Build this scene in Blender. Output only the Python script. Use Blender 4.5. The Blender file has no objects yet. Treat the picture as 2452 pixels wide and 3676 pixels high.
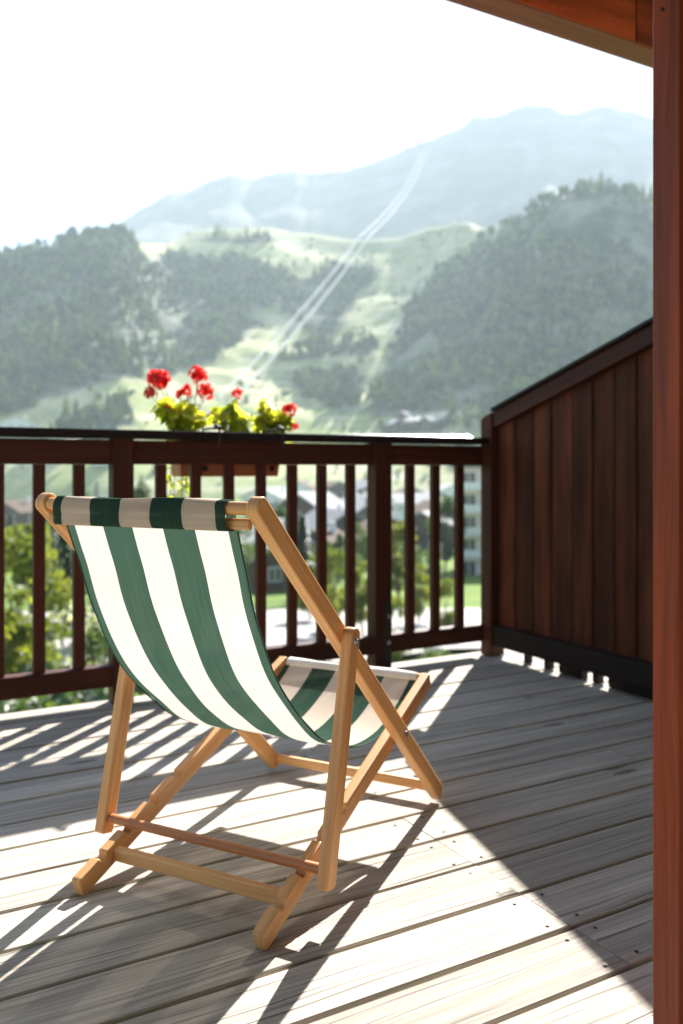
import bpy, math, random
import numpy as np
from mathutils import Vector, Matrix, noise, Euler
random.seed(7)
rng = np.random.default_rng(7)
R = math.radians
sc = bpy.context.scene
COL = sc.collection

# ------------------------------------------------------------------ helpers
class MB:
    """collects faces of one mesh; UV runs along the grain (u, metres) and across it (v)"""
    def __init__(s):
        s.v = []; s.f = []; s.uv = []; s.mi = []; s.sm = []
    def face(s, pts, uvs, mi=0, sm=False):
        b = len(s.v)
        s.v += [tuple(p) for p in pts]
        s.f.append(tuple(range(b, b + len(pts)))); s.uv.append(uvs); s.mi.append(mi); s.sm.append(sm)
    def indexed(s, verts, faces, uvs=None, mi=0, sm=False):
        b = len(s.v)
        s.v += [tuple(p) for p in verts]
        for i, f in enumerate(faces):
            s.f.append(tuple(b + k for k in f))
            s.uv.append([uvs[k] for k in f] if uvs else [(verts[k][0], verts[k][2]) for k in f])
            s.mi.append(mi); s.sm.append(sm)
    def prism(s, prof, o, ex, ey, ez, L, mi=0, sm=False, grain=None):
        """profile (a,b) in ex,ey extruded along ez. grain: direction in the profile plane, else along ez"""
        o = Vector(o); ex = Vector(ex); ey = Vector(ey); ez = Vector(ez)
        n = len(prof); ru = random.random() * 50; rv = random.randint(0, 400) * 10 + random.random() * 3
        V0 = [o + ex * a + ey * b for a, b in prof]; V1 = [p + ez * L for p in V0]
        verts = V0 + V1
        if grain is None:
            per = 0.0
            for i in range(n):
                j = (i + 1) % n
                d = math.dist(prof[i], prof[j])
                s._q(verts, (i, j, n + j, n + i), [(ru, rv + per), (ru, rv + per + d), (ru + L, rv + per + d), (ru + L, rv + per)], mi, sm)
                per += d
            cap = [(ru + a * .2, rv + b) for a, b in prof]
        else:
            g = Vector(grain).normalized(); h = Vector((-g.y, g.x))
            c2 = [(Vector(p).dot(g), Vector(p).dot(h)) for p in prof]
            for i in range(n):
                j = (i + 1) % n
                s._q(verts, (i, j, n + j, n + i), [(ru + c2[i][0], rv + .3), (ru + c2[j][0], rv + .3), (ru + c2[j][0], rv + .3 + L), (ru + c2[i][0], rv + .3 + L)], mi, sm)
            cap = [(ru + a, rv + b) for a, b in c2]
        b = len(s.v); s.v += [tuple(p) for p in V0]
        s.f.append(tuple(b + k for k in range(n - 1, -1, -1))); s.uv.append(cap[::-1]); s.mi.append(mi); s.sm.append(False)
        b = len(s.v); s.v += [tuple(p) for p in V1]
        s.f.append(tuple(b + k for k in range(n))); s.uv.append([(x, y + 1) for x, y in cap]); s.mi.append(mi); s.sm.append(False)
    def _q(s, verts, idx, uvs, mi, sm):
        b = len(s.v)
        s.v += [tuple(verts[k]) for k in idx]
        s.f.append((b, b + 1, b + 2, b + 3)); s.uv.append(uvs); s.mi.append(mi); s.sm.append(sm)
    def bar(s, p0, p1, w, t, up=(0, 0, 1), ch=.003, mi=0):
        p0 = Vector(p0); p1 = Vector(p1); ez = (p1 - p0); L = ez.length; ez.normalize()
        ex = Vector(up).cross(ez).normalized(); ey = ez.cross(ex)
        a, b, c = w / 2, t / 2, ch
        prof = [(-a + c, -b), (a - c, -b), (a, -b + c), (a, b - c), (a - c, b), (-a + c, b), (-a, b - c), (-a, -b + c)]
        s.prism(prof, p0, ex, ey, ez, L, mi)
    def box(s, x0, x1, y0, y1, z0, z1, axis='x', ch=.003, mi=0):
        cx, cy, cz = (x0 + x1) / 2, (y0 + y1) / 2, (z0 + z1) / 2
        if axis == 'x': s.bar((x0, cy, cz), (x1, cy, cz), y1 - y0, z1 - z0, (0, 0, 1), ch, mi)
        elif axis == 'y': s.bar((cx, y0, cz), (cx, y1, cz), x1 - x0, z1 - z0, (0, 0, 1), ch, mi)
        else: s.bar((cx, cy, z0), (cx, cy, z1), y1 - y0, x1 - x0, (1, 0, 0), ch, mi)
    def tube(s, p0, p1, r, n=14, r1=None, mi=0):
        p0 = Vector(p0); p1 = Vector(p1); ez = p1 - p0; L = ez.length; ez.normalize()
        up = Vector((0, 0, 1)) if abs(ez.z) < .9 else Vector((1, 0, 0))
        ex = up.cross(ez).normalized(); ey = ez.cross(ex); r1 = r if r1 is None else r1
        ru = random.random() * 50; rv = random.randint(0, 400) * 10
        a0 = [p0 + (ex * math.cos(2 * math.pi * k / n) + ey * math.sin(2 * math.pi * k / n)) * r for k in range(n)]
        a1 = [p1 + (ex * math.cos(2 * math.pi * k / n) + ey * math.sin(2 * math.pi * k / n)) * r1 for k in range(n)]
        b = len(s.v); s.v += [tuple(p) for p in a0 + a1]
        for k in range(n):
            j = (k + 1) % n
            s.f.append((b + k, b + j, b + n + j, b + n + k))
            d = 2 * math.pi * r / n
            s.uv.append([(ru, rv + k * d), (ru, rv + (k + 1) * d), (ru + L, rv + (k + 1) * d), (ru + L, rv + k * d)]); s.mi.append(mi); s.sm.append(True)
        s.face(a0[::-1], [(ru, rv)] * n, mi); s.face(a1, [(ru, rv)] * n, mi)
    def path(s, pts, radii, n=8, mi=0):
        """smooth tube through points"""
        pts = [Vector(p) for p in pts]; rings = []
        for i, p in enumerate(pts):
            t = (pts[min(i + 1, len(pts) - 1)] - pts[max(i - 1, 0)]).normalized()
            up = Vector((0, 0, 1)) if abs(t.z) < .95 else Vector((1, 0, 0))
            ex = up.cross(t).normalized(); ey = t.cross(ex)
            r = radii[i] if hasattr(radii, '__len__') else radii
            rings.append([p + (ex * math.cos(2 * math.pi * k / n) + ey * math.sin(2 * math.pi * k / n)) * r for k in range(n)])
        b = len(s.v)
        for rg in rings: s.v += [tuple(p) for p in rg]
        for i in range(len(pts) - 1):
            for k in range(n):
                j = (k + 1) % n
                s.f.append((b + i * n + k, b + i * n + j, b + (i + 1) * n + j, b + (i + 1) * n + k))
                s.uv.append([(i * .1, k * .01), (i * .1, j * .01), (i * .1 + .1, j * .01), (i * .1 + .1, k * .01)]); s.mi.append(mi); s.sm.append(True)
    def build(s, name, mats, parent=None, bevel=0, loc=None):
        me = bpy.data.meshes.new(name)
        me.from_pydata(s.v, [], s.f)
        uvl = me.uv_layers.new(name='UVMap')
        flat = np.array([c for f in s.uv for uv in f for c in uv], dtype=np.float32)
        uvl.data.foreach_set('uv', flat)
        me.polygons.foreach_set('material_index', s.mi)
        me.polygons.foreach_set('use_smooth', s.sm)
        for m in (mats if isinstance(mats, (list, tuple)) else [mats]): me.materials.append(m)
        me.update()
        o = bpy.data.objects.new(name, me); COL.objects.link(o)
        if parent: o.parent = parent
        if loc: o.location = loc
        if bevel:
            b = o.modifiers.new('bevel', 'BEVEL'); b.width = bevel; b.segments = 2; b.limit_method = 'ANGLE'; b.angle_limit = R(50)
            w = o.modifiers.new('weld', 'WELD'); w.merge_threshold = .0002
            o.modifiers.move(1, 0)
        return o

def empty(name, loc=(0, 0, 0), rz=0):
    o = bpy.data.objects.new(name, None); COL.objects.link(o)
    o.location = loc; o.rotation_euler = (0, 0, rz); o.empty_display_size = .2
    return o
def tag(o, label=None, cat=None, group=None, kind=None):
    if label: o['label'] = label
    if cat: o['category'] = cat
    if group: o['group'] = group
    if kind: o['kind'] = kind
    return o
def copy_tree(o, parent=None):
    c = o.copy(); COL.objects.link(c)
    if parent: c.parent = parent
    for ch in list(o.children): copy_tree(ch, c)
    return c

# ------------------------------------------------------------------ materials
class NT:
    def __init__(s, name):
        s.m = bpy.data.materials.new(name); s.m.use_nodes = True
        s.t = s.m.node_tree; s.t.nodes.clear()
        s.out = s.t.nodes.new('ShaderNodeOutputMaterial')
    def n(s, typ, ins=None, **kw):
        nd = s.t.nodes.new(typ)
        for k, v in kw.items(): setattr(nd, k, v)
        for k, v in (ins or {}).items():
            if isinstance(v, bpy.types.NodeSocket): s.t.links.new(v, nd.inputs[k])
            else: nd.inputs[k].default_value = v
        return nd
    def ramp(s, fac, stops, interp='LINEAR'):
        nd = s.t.nodes.new('ShaderNodeValToRGB'); cr = nd.color_ramp; cr.interpolation = interp
        while len(cr.elements) < len(stops): cr.elements.new(.5)
        for e, (p, c) in zip(cr.elements, stops):
            e.position = p; e.color = c if len(c) == 4 else (*c, 1)
        s.t.links.new(fac, nd.inputs[0]); return nd.outputs[0]
    def math(s, op, a, b=None, c=None, clamp=False):
        nd = s.t.nodes.new('ShaderNodeMath'); nd.operation = op; nd.use_clamp = clamp
        for i, x in enumerate((a, b, c)):
            if x is None: continue
            if isinstance(x, bpy.types.NodeSocket): s.t.links.new(x, nd.inputs[i])
            else: nd.inputs[i].default_value = x
        return nd.outputs[0]
    def mix(s, fac, a, b, blend='MIX'):
        nd = s.t.nodes.new('ShaderNodeMix'); nd.data_type = 'RGBA'; nd.blend_type = blend
        for k, x in ((0, fac), (6, a), (7, b)):
            if isinstance(x, bpy.types.NodeSocket): s.t.links.new(x, nd.inputs[k])
            else: nd.inputs[k].default_value = (*x, 1) if isinstance(x, tuple) and len(x) == 3 else x
        return nd.outputs[2]
    def end(s, surf):
        s.t.links.new(surf, s.out.inputs['Surface']); return s.m
    def bsdf(s, color, rough=.6, normal=None, **kw):
        nd = s.t.nodes.new('ShaderNodeBsdfPrincipled')
        d = {'Base Color': color, 'Roughness': rough}
        if normal is not None: d['Normal'] = normal
        d.update(kw)
        for k, v in d.items():
            if isinstance(v, bpy.types.NodeSocket): s.t.links.new(v, nd.inputs[k])
            else: nd.inputs[k].default_value = (*v, 1) if isinstance(v, tuple) and len(v) == 3 else v
        return nd.outputs[0]

def wood(name, c1, c2, cknot, rough=.55, along=2.2, across=70, var=.25, bump=.25, knots=.5, spec=.4, coat=0, cracks=0, ksize=.13, blotch=0):
    t = NT(name)
    uv = t.n('ShaderNodeTexCoord').outputs['UV']
    sep = t.n('ShaderNodeSeparateXYZ', {0: uv})
    pid = t.math('FLOOR', t.math('DIVIDE', sep.outputs[1], 10))
    wn = t.n('ShaderNodeTexWhiteNoise', {'W': pid}, noise_dimensions='1D').outputs['Value']
    # wobble so that the grain wanders round knots
    mp0 = t.n('ShaderNodeMapping', {'Vector': uv, 'Scale': (1.6, 7, 1)})
    wob = t.n('ShaderNodeTexNoise', {'Vector': mp0.outputs[0], 'Scale': 1.0, 'Detail': 2}).outputs['Fac']
    off = t.n('ShaderNodeCombineXYZ', {1: t.math('MULTIPLY', wob, .05)})
    uvw = t.n('ShaderNodeVectorMath', {0: uv, 1: off.outputs[0]}, operation='ADD').outputs[0]
    mp = t.n('ShaderNodeMapping', {'Vector': uvw, 'Scale': (along, across, 1)})
    g1 = t.n('ShaderNodeTexNoise', {'Vector': mp.outputs[0], 'Scale': 1.0, 'Detail': 6, 'Roughness': .65}).outputs['Fac']
    mp2 = t.n('ShaderNodeMapping', {'Vector': uvw, 'Scale': (along * .5, across * .22, 1)})
    g2 = t.n('ShaderNodeTexNoise', {'Vector': mp2.outputs[0], 'Scale': 1.0, 'Detail': 4, 'Roughness': .6}).outputs['Fac']
    mp3 = t.n('ShaderNodeMapping', {'Vector': uvw, 'Scale': (3.2, 13, 1)})
    vor = t.n('ShaderNodeTexVoronoi', {'Vector': mp3.outputs[0], 'Scale': 1.0, 'Randomness': 1.0}, feature='F1')
    kn = t.math('SUBTRACT', ksize, vor.outputs['Distance'])
    pick = t.math('GREATER_THAN', t.n('ShaderNodeSeparateColor', {0: vor.outputs['Color']}).outputs[0], .72)
    ring = t.math('ADD', t.math('MULTIPLY', t.math('SINE', t.math('MULTIPLY', vor.outputs['Distance'], 95)), .22), .78)
    kn = t.math('MULTIPLY', t.math('MULTIPLY', t.math('MULTIPLY', kn, 14, clamp=True), ring), t.math('MULTIPLY', pick, knots))
    f = t.math('ADD', t.math('MULTIPLY', g1, .55), t.math('MULTIPLY', g2, .45))
    col = t.mix(t.ramp(f, [(.34, (0, 0, 0)), (.66, (1, 1, 1))]), c2, c1)
    if cracks:
        mpc = t.n('ShaderNodeMapping', {'Vector': uvw, 'Scale': (1.5, 150, 1)})
        cn = t.n('ShaderNodeTexNoise', {'Vector': mpc.outputs[0], 'Scale': 1.0, 'Detail': 3, 'Roughness': .5}).outputs['Fac']
        col = t.mix(t.ramp(cn, [(.31, (.85, .85, .85)), (.40, (0, 0, 0))]), col, cknot)
        f = t.math('MULTIPLY', f, t.ramp(cn, [(.30, (.3, .3, .3)), (.42, (1, 1, 1))]))
        mps = t.n('ShaderNodeMapping', {'Vector': uv, 'Scale': (1.2, 3.0, 1)})
        sn = t.n('ShaderNodeTexNoise', {'Vector': mps.outputs[0], 'Scale': 1.0, 'Detail': 5, 'Roughness': .6}).outputs['Fac']
        col = t.mix(t.ramp(sn, [(.5, (0, 0, 0)), (.72, (.3, .3, .3))]), col, tuple(x * .55 for x in c2))
    br = t.math('ADD', t.math('MULTIPLY', wn, var * 2), 1 - var)
    col = t.mix(1.0, col, t.n('ShaderNodeCombineXYZ', {0: br, 1: br, 2: br}).outputs[0], 'MULTIPLY')
    if blotch:
        mpb = t.n('ShaderNodeMapping', {'Vector': uv, 'Scale': (1.3, 9, 1)})
        bn = t.n('ShaderNodeTexNoise', {'Vector': mpb.outputs[0], 'Scale': 1.0, 'Detail': 5, 'Roughness': .6}).outputs['Fac']
        col = t.mix(t.ramp(bn, [(.36, (blotch, blotch, blotch)), (.6, (0, 0, 0))]), col, tuple(x * .5 for x in c2))
    col = t.mix(kn, col, cknot)
    bmp = t.n('ShaderNodeBump', {'Height': f, 'Strength': bump, 'Distance': .004}).outputs[0]
    return t.end(t.bsdf(col, rough, bmp, **{'Specular IOR Level': spec, 'Coat Weight': coat, 'Coat Roughness': .35}))

def plain(name, c, rough=.6, metallic=0, nscale=6, namp=.25, spec=.4, bump=0):
    t = NT(name)
    co = t.n('ShaderNodeTexCoord').outputs['Object']
    nz = t.n('ShaderNodeTexNoise', {'Vector': co, 'Scale': nscale, 'Detail': 4}).outputs['Fac']
    k = t.math('ADD', t.math('MULTIPLY', nz, namp * 2), 1 - namp)
    col = t.mix(1.0, c, t.n('ShaderNodeCombineXYZ', {0: k, 1: k, 2: k}).outputs[0], 'MULTIPLY')
    kw = {'Specular IOR Level': spec, 'Metallic': metallic}
    nrm = None
    if bump: nrm = t.n('ShaderNodeBump', {'Height': nz, 'Strength': bump, 'Distance': .02}).outputs[0]
    return t.end(t.bsdf(col, rough, nrm, **kw))

def leafmat(name, c1, c2, trans=.5, scale=.8, rough=.45, spec=.35):
    t = NT(name)
    geo = t.n('ShaderNodeNewGeometry')
    nz = t.n('ShaderNodeTexNoise', {'Vector': geo.outputs['Position'], 'Scale': scale, 'Detail': 3}).outputs['Fac']
    f = t.math('ADD', t.math('MULTIPLY', nz, .6), t.math('MULTIPLY', geo.outputs['Random Per Island'], .4))
    col = t.mix(t.ramp(f, [(.3, (0, 0, 0)), (.7, (1, 1, 1))]), c1, c2)
    d = t.n('ShaderNodeBsdfPrincipled', {'Base Color': col, 'Roughness': rough, 'Specular IOR Level': spec})
    tr = t.n('ShaderNodeBsdfTranslucent', {'Color': t.mix(1.0, col, (1.5, 1.6, .7), 'MULTIPLY')})
    return t.end(t.n('ShaderNodeMixShader', {0: trans, 1: d.outputs[0], 2: tr.outputs[0]}).outputs[0])

M = {}
M['deck'] = wood('weathered_boards', (.63, .565, .475), (.27, .24, .205), (.045, .038, .032), .8, 1.7, 95, .16, .7, .85, .2, cracks=1, ksize=.2, blotch=.15)
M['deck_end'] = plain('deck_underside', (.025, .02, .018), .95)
M['screw'] = plain('rusty_screw', (.05, .035, .03), .6, .6)
M['dark'] = wood('dark_stained_wood', (.095, .023, .012), (.034, .009, .006), (.012, .005, .004), .6, 2.0, 60, .2, .25, .5, .2, blotch=.5)
M['black'] = wood('near_black_wood', (.016, .007, .0055), (.008, .0045, .004), (.004, .003, .003), .6, 2.0, 60, .2, .25, .3, .2)
M['fence'] = wood('brown_fence_boards', (.15, .042, .017), (.034, .0105, .007), (.010, .005, .004), .6, 1.4, 24, .5, .3, .9, .12, blotch=.75)
M['post'] = wood('red_stained_post', (.36, .062, .015), (.11, .018, .007), (.05, .012, .008), .5, 1.5, 75, .06, .2, .6, .25, blotch=.55)
M['underbeam'] = wood('mauve_brown_beam', (.40, .155, .125), (.24, .085, .07), (.14, .06, .05), .6, 1.6, 40, .1, .2, .4, .3)
M['roof_wood'] = wood('dark_roof_boards', (.10, .06, .04), (.05, .03, .02), (.02, .012, .01), .7, 1.6, 40, .2, .2, .5, .2)
M['beam'] = wood('orange_stained_beam', (.75, .13, .04), (.26, .04, .015), (.06, .02, .012), .55, 1.3, 14, .15, .25, .5, .35, blotch=.8)
M['teak'] = wood('golden_chair_wood', (.80, .45, .18), (.52, .24, .08), (.2, .08, .028), .45, 2.6, 120, .16, .2, .3, .4)
M['dowel'] = wood('reddish_dowel_wood', (.52, .21, .075), (.32, .11, .036), (.14, .05, .015), .42, 4, 110, .1, .1, .1, .45)
M['steel'] = plain('galvanised_steel', (.5, .5, .5), .35, .9)
M['blackmetal'] = plain('black_metal', (.02, .018, .018), .5, .3)
M['terracotta'] = plain('terracotta_plastic', (.42, .13, .06), .55, 0, 10, .12)
M['soil'] = plain('soil', (.05, .035, .025), .95)
M['leaf_geranium'] = leafmat('geranium_leaves', (.2, .26, .03), (.6, .55, .09), .68, 14)
M['stem'] = plain('green_stem', (.13, .2, .05), .6)
def petalmat():
    t = NT('red_petals')
    g = t.n('ShaderNodeNewGeometry')
    col = t.ramp(g.outputs['Random Per Island'], [(0, (.72, .02, .02)), (1, (.95, .09, .07))])
    d = t.n('ShaderNodeBsdfPrincipled', {'Base Color': col, 'Roughness': .5})
    tr = t.n('ShaderNodeBsdfTranslucent', {'Color': col})
    return t.end(t.n('ShaderNodeMixShader', {0: .6, 1: d.outputs[0], 2: tr.outputs[0]}).outputs[0])
M['petal'] = petalmat()

def fabric():
    t = NT('striped_canvas')
    uv = t.n('ShaderNodeTexCoord').outputs['UV']
    sep = t.n('ShaderNodeSeparateXYZ', {0: uv})
    s = t.math('DIVIDE', t.math('SUBTRACT', t.math('MULTIPLY', sep.outputs[0], 5.6), .3), 2)
    fr = t.math('FRACT', t.math('ADD', s, 4.0))
    white = t.math('LESS_THAN', fr, .5)
    nz = t.n('ShaderNodeTexNoise', {'Vector': t.n('ShaderNodeMapping', {'Vector': uv, 'Scale': (110, 4, 1)}).outputs[0], 'Scale': 1, 'Detail': 5}).outputs['Fac']
    k = t.math('ADD', t.math('MULTIPLY', nz, .9), .55)
    kk = t.n('ShaderNodeCombineXYZ', {0: k, 1: k, 2: k}).outputs[0]
    green = t.mix(1.0, (.05, .108, .078), kk, 'MULTIPLY')
    col = t.mix(white, green, (.88, .74, .61))  # white tinted peach to imitate warm bounced light on the shaded side
    gtr = t.mix(1.0, (.027, .051, .037), kk, 'MULTIPLY')
    coltr = t.mix(white, gtr, t.mix(1.0, (.385, .375, .35), t.n('ShaderNodeMix', {2: 1.0, 3: k, 0: .22}, data_type='FLOAT').outputs[0], 'MULTIPLY'))
    wv = t.n('ShaderNodeTexNoise', {'Vector': t.n('ShaderNodeMapping', {'Vector': uv, 'Scale': (420, 1200, 1)}).outputs[0], 'Scale': 1, 'Detail': 1}).outputs['Fac']
    bmp = t.n('ShaderNodeBump', {'Height': wv, 'Strength': .12, 'Distance': .001}).outputs[0]
    d = t.n('ShaderNodeBsdfDiffuse', {'Color': col, 'Normal': bmp})
    tr = t.n('ShaderNodeBsdfTranslucent', {'Color': coltr, 'Normal': bmp})
    m1 = t.n('ShaderNodeMixShader', {0: .5, 1: d.outputs[0], 2: tr.outputs[0]})
    tp = t.n('ShaderNodeBsdfTransparent', {'Color': (1, .93, .8, 1)})
    hole = t.math('MULTIPLY', t.math('ADD', t.math('MULTIPLY', white, .035), .012), 1.0)
    return t.end(t.n('ShaderNodeMixShader', {0: hole, 1: m1.outputs[0], 2: tp.outputs[0]}).outputs[0])
M['fabric'] = fabric()

# ------------------------------------------------------------------ camera (lens axis level, horizon lifted by shift)
F, CX, CY, HZ, W0, H0 = 1970.0, 784.0, 1175.5, 1077.0, 1568.0, 2351.0
HC = 0.9
cam = bpy.data.cameras.new('camera'); co = bpy.data.objects.new('camera', cam); COL.objects.link(co)
co.location = (0, 0, HC); co.rotation_euler = (R(90), 0, 0)
cam.sensor_fit = 'VERTICAL'; cam.sensor_height = 36; cam.lens = F / H0 * 36
cam.shift_y = -(CY - HZ) / H0
cam.clip_start = .05; cam.clip_end = 20000
cam.dof.use_dof = True; cam.dof.focus_distance = 1.56; cam.dof.aperture_fstop = 3.0
sc.camera = co

# deck frame: u runs with the boards and the railing, v across them, away from the house
UV_ANG = math.atan2(.4898, .8717)
UD = Vector((math.cos(UV_ANG), math.sin(UV_ANG), 0)); VD = Vector((-math.sin(UV_ANG), math.cos(UV_ANG), 0))
def uv3(u, v, z=0): return UD * u + VD * v + Vector((0, 0, z))

# ------------------------------------------------------------------ deck
def build_deck():
    mb = MB(); pitch = .152; gap = .0105
    k = -20; v = 1.097 + pitch * k
    U0, U1 = -3.2, 3.5
    while v < 3.36 - .01:
        v0 = v + gap / 2; v1 = min(v + pitch - gap / 2, 3.362)
        joints = [1.222] if (k % 2 == 0 or 0 <= k <= 3) else [random.choice((-.4, .05, 2.1))]
        xs = [U0] + joints + [U1]
        for a, b in zip(xs[:-1], xs[1:]):
            dz = random.uniform(-.0015, .001)
            mb.box(a + .001, b - .001, v0, v1, -.032, dz, 'x', .002, 0)
        for j in (-2.4, -1.2, -.25, 1.185, 1.26, 2.3, 3.2):
            if random.random() < .15: continue
            for vv in (v0 + .022, v1 - .022):
                uu = j + random.uniform(-.008, .008)
                pts = [(uu + (.0045 * math.cos(q * math.pi / 4)), vv + .0045 * math.sin(q * math.pi / 4), .0016) for q in range(8)]
                mb.face(pts, [(0, 0)] * 8, 1)
        k += 1; v += pitch
    for j in range(-6, 6):                       # joists under the boards
        u = j * .55 + .12
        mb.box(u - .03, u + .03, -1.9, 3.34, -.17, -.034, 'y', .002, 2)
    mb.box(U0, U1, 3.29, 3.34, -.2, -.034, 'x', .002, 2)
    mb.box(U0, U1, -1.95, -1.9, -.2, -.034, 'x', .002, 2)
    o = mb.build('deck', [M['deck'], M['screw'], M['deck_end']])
    o.rotation_euler = (0, 0, UV_ANG)
    tag(o, 'weathered grey board deck with dark gaps and screw heads', None, None, 'structure')
build_deck()

# ------------------------------------------------------------------ railing
def build_railing():
    r = empty('balcony_railing', uv3(.9, 3.31), UV_ANG)
    tag(r, 'dark brown wooden balcony railing of square balusters behind the deckchair', 'railing')
    ou, ov = .9, 3.31
    def B(mb, u0, u1, v0, v1, z0, z1, ax, ch=.003, mi=0): mb.box(u0 - ou, u1 - ou, v0 - ov, v1 - ov, z0, z1, ax, ch, mi)
    UL = -2.6
    m = MB(); B(m, UL, 2.628, 3.235, 3.40, 1.018, 1.05, 'x', .004); m.build('handrail', M['black'], r)
    m = MB()
    posts = [(-1.464, -1.381), (-.290, -.207), (.842, .922), (2.013, 2.100)]
    edges = [UL] + [p for q in posts for p in q] + [2.628]
    for a, b in zip(edges[0::2], edges[1::2]):
        B(m, a, b, 3.285, 3.345, .918, 1.012, 'x')
    m.build('top_rail', M['dark'], r)
    m = MB()
    for a, b in zip(edges[0::2], edges[1::2]): B(m, a, b, 3.283, 3.345, .068, .147, 'x')
    m.build('bottom_rail', M['dark'], r)
    for a, b in posts:
        m = MB(); B(m, a, b, 3.27, 3.348, .002, 1.0155, 'z'); p = m.build('post', M['dark'], r)
        c = (a + b) / 2
        m = MB(); B(m, c + .003, b - .004, 3.2665, 3.2685, .02, .30, 'z', .0005); m.build('strap_plate', M['blackmetal'], p)
        for z in (.119, .237):
            m = MB(); q0 = Vector((c + .022 - ou, 3.2665 - ov, z)); m.tube(q0, q0 + Vector((0, -.006, 0)), .009, 12); m.build('bolt', M['steel'], p)
    bal = MB(); bal.box(-.021, .021, -.016, .016, .1475, .9175, 'z', .003)
    first = None
    centers = [-1.3 + .1445 * i for i in range(1, 7)] + [-.14, .005, .148, .292, .436, .578, .722, 1.04, 1.183, 1.327, 1.471, 1.617, 1.76, 1.905, 2.223, 2.366, 2.508]
    for u in centers:
        if first is None:
            first = bal.build('baluster', M['dark'], r); o = first
        else:
            o = first.copy(); COL.objects.link(o); o.parent = r
        o.location = (u - ou, 3.312 - ov, 0)
        o.rotation_euler = (0, 0, R(random.uniform(-1, 1)))
    # pale strip added along the handrail's outer edge, tilted to catch sunlight
    m = MB()
    P = lambda u, v, z: (u - ou, v - ov, z)
    n = 8
    for i in range(n):
        a = 1.5 + (2.626 - 1.5) * i / n; b = 1.5 + (2.626 - 1.5) * (i + 1) / n
        ha, hb = 1.052 + .018 * i / n, 1.052 + .018 * (i + 1) / n
        m.face([P(a, 3.345, 1.052), P(b, 3.345, 1.052), P(b, 3.402, hb), P(a, 3.402, ha)], [(0, 0)] * 4)
        m.face([P(a, 3.402, 1.035), P(b, 3.402, 1.035), P(b, 3.402, hb), P(a, 3.402, ha)][::-1], [(0, 0)] * 4)
    m.build('pale_strip', M['steel'], r)
build_railing()

# ------------------------------------------------------------------ boarded privacy screen with a sloping top
def build_screen():
    UF = 2.66; ov = 3.25
    r = empty('privacy_screen', uv3(UF, ov), UV_ANG)
    tag(r, 'dark brown boarded screen with a sloping top closing the right end of the balcony', 'wooden screen')
    top = lambda v: 1.156 + .30 * (3.275 - v)
    VE = .25
    def yz(mb, poly, u0, u1, mi=0, grain=(1, 0)):        # profile in v,z extruded in u
        mb.prism([(v - ov, z) for v, z in poly][::-1], (u0 - UF, 0, 0), (0, 1, 0), (0, 0, 1), (1, 0, 0), u1 - u0, mi, False, grain)
    m = MB(); yz(m, [(3.225, 0.002), (3.305, .002), (3.305, 1.142), (3.265, 1.160), (3.225, 1.172)], 2.632, 2.715, 0, (0, 1)); m.build('corner_post', M['dark'], r, .004)
    m = MB(); yz(m, [(VE, .002), (VE + .08, .002), (VE + .08, top(VE + .08) - .01), (VE, top(VE) - .01)], 2.632, 2.715, 0, (0, 1)); m.build('end_post', M['dark'], r, .004)
    sl = Vector((1, -.3)).normalized()
    m = MB(); yz(m, [(VE + .08, top(VE + .08) - .075), (3.223, top(3.223) - .075), (3.223, top(3.223)), (VE + .08, top(VE + .08))], 2.64, 2.705, 0, tuple(sl)); m.build('top_rail', M['dark'], r, .004)
    m = MB(); yz(m, [(VE + .08, top(VE + .08) + .002), (3.223, top(3.223) + .002), (3.223, top(3.223) + .02), (VE + .08, top(VE + .08) + .02)], 2.625, 2.72, 0, tuple(sl)); m.build('cap', M['black'], r, .003)
    m = MB(); yz(m, [(VE + .08, .055), (3.223, .055), (3.223, .15), (VE + .08, .15)], 2.64, 2.705); m.build('bottom_rail', M['black'], r, .004)
    # boards: shallow and proud ones with slanting edges
    m = MB(); v = 3.222; i = 0
    while v > VE + .1:
        w = .12 + random.uniform(-.006, .006); v0 = max(v - w, VE + .085)
        f = .004 * (i % 2) + random.uniform(0, .002)
        prof = [(v0 + .001, .02), (v - .001, .02), (v - .001, .010), (v - .014, f), (v0 + .006, f), (v0 + .001, .008)]
        zt = top((v + v0) / 2) - .078
        # sloping tops are hidden behind the rail
        m.prism([(a - ov, b + 2.672 - UF) for a, b in prof], (0, 0, .152), (0, 1, 0), (1, 0, 0), (0, 0, 1), zt - .152 + .02)
        v = v0; i += 1
    m.build('board_panel', M['fence'], r)
    fo = [(3.060, 3.038), (2.925, 2.895), (2.830, 2.69), (2.632, 2.6), (2.545, 2.25), (2.15, 1.9), (1.8, 1.45), (1.3, .9)]  # blocks added to break the sunlight under the rail into patches
    for a, b in fo:
        m = MB(); m.box(2.69 - UF, 2.725 - UF, b - ov, a - ov, .002, .054, 'y', .002); m.build('light_gap_block', M['black'], r)
build_screen()

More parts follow.
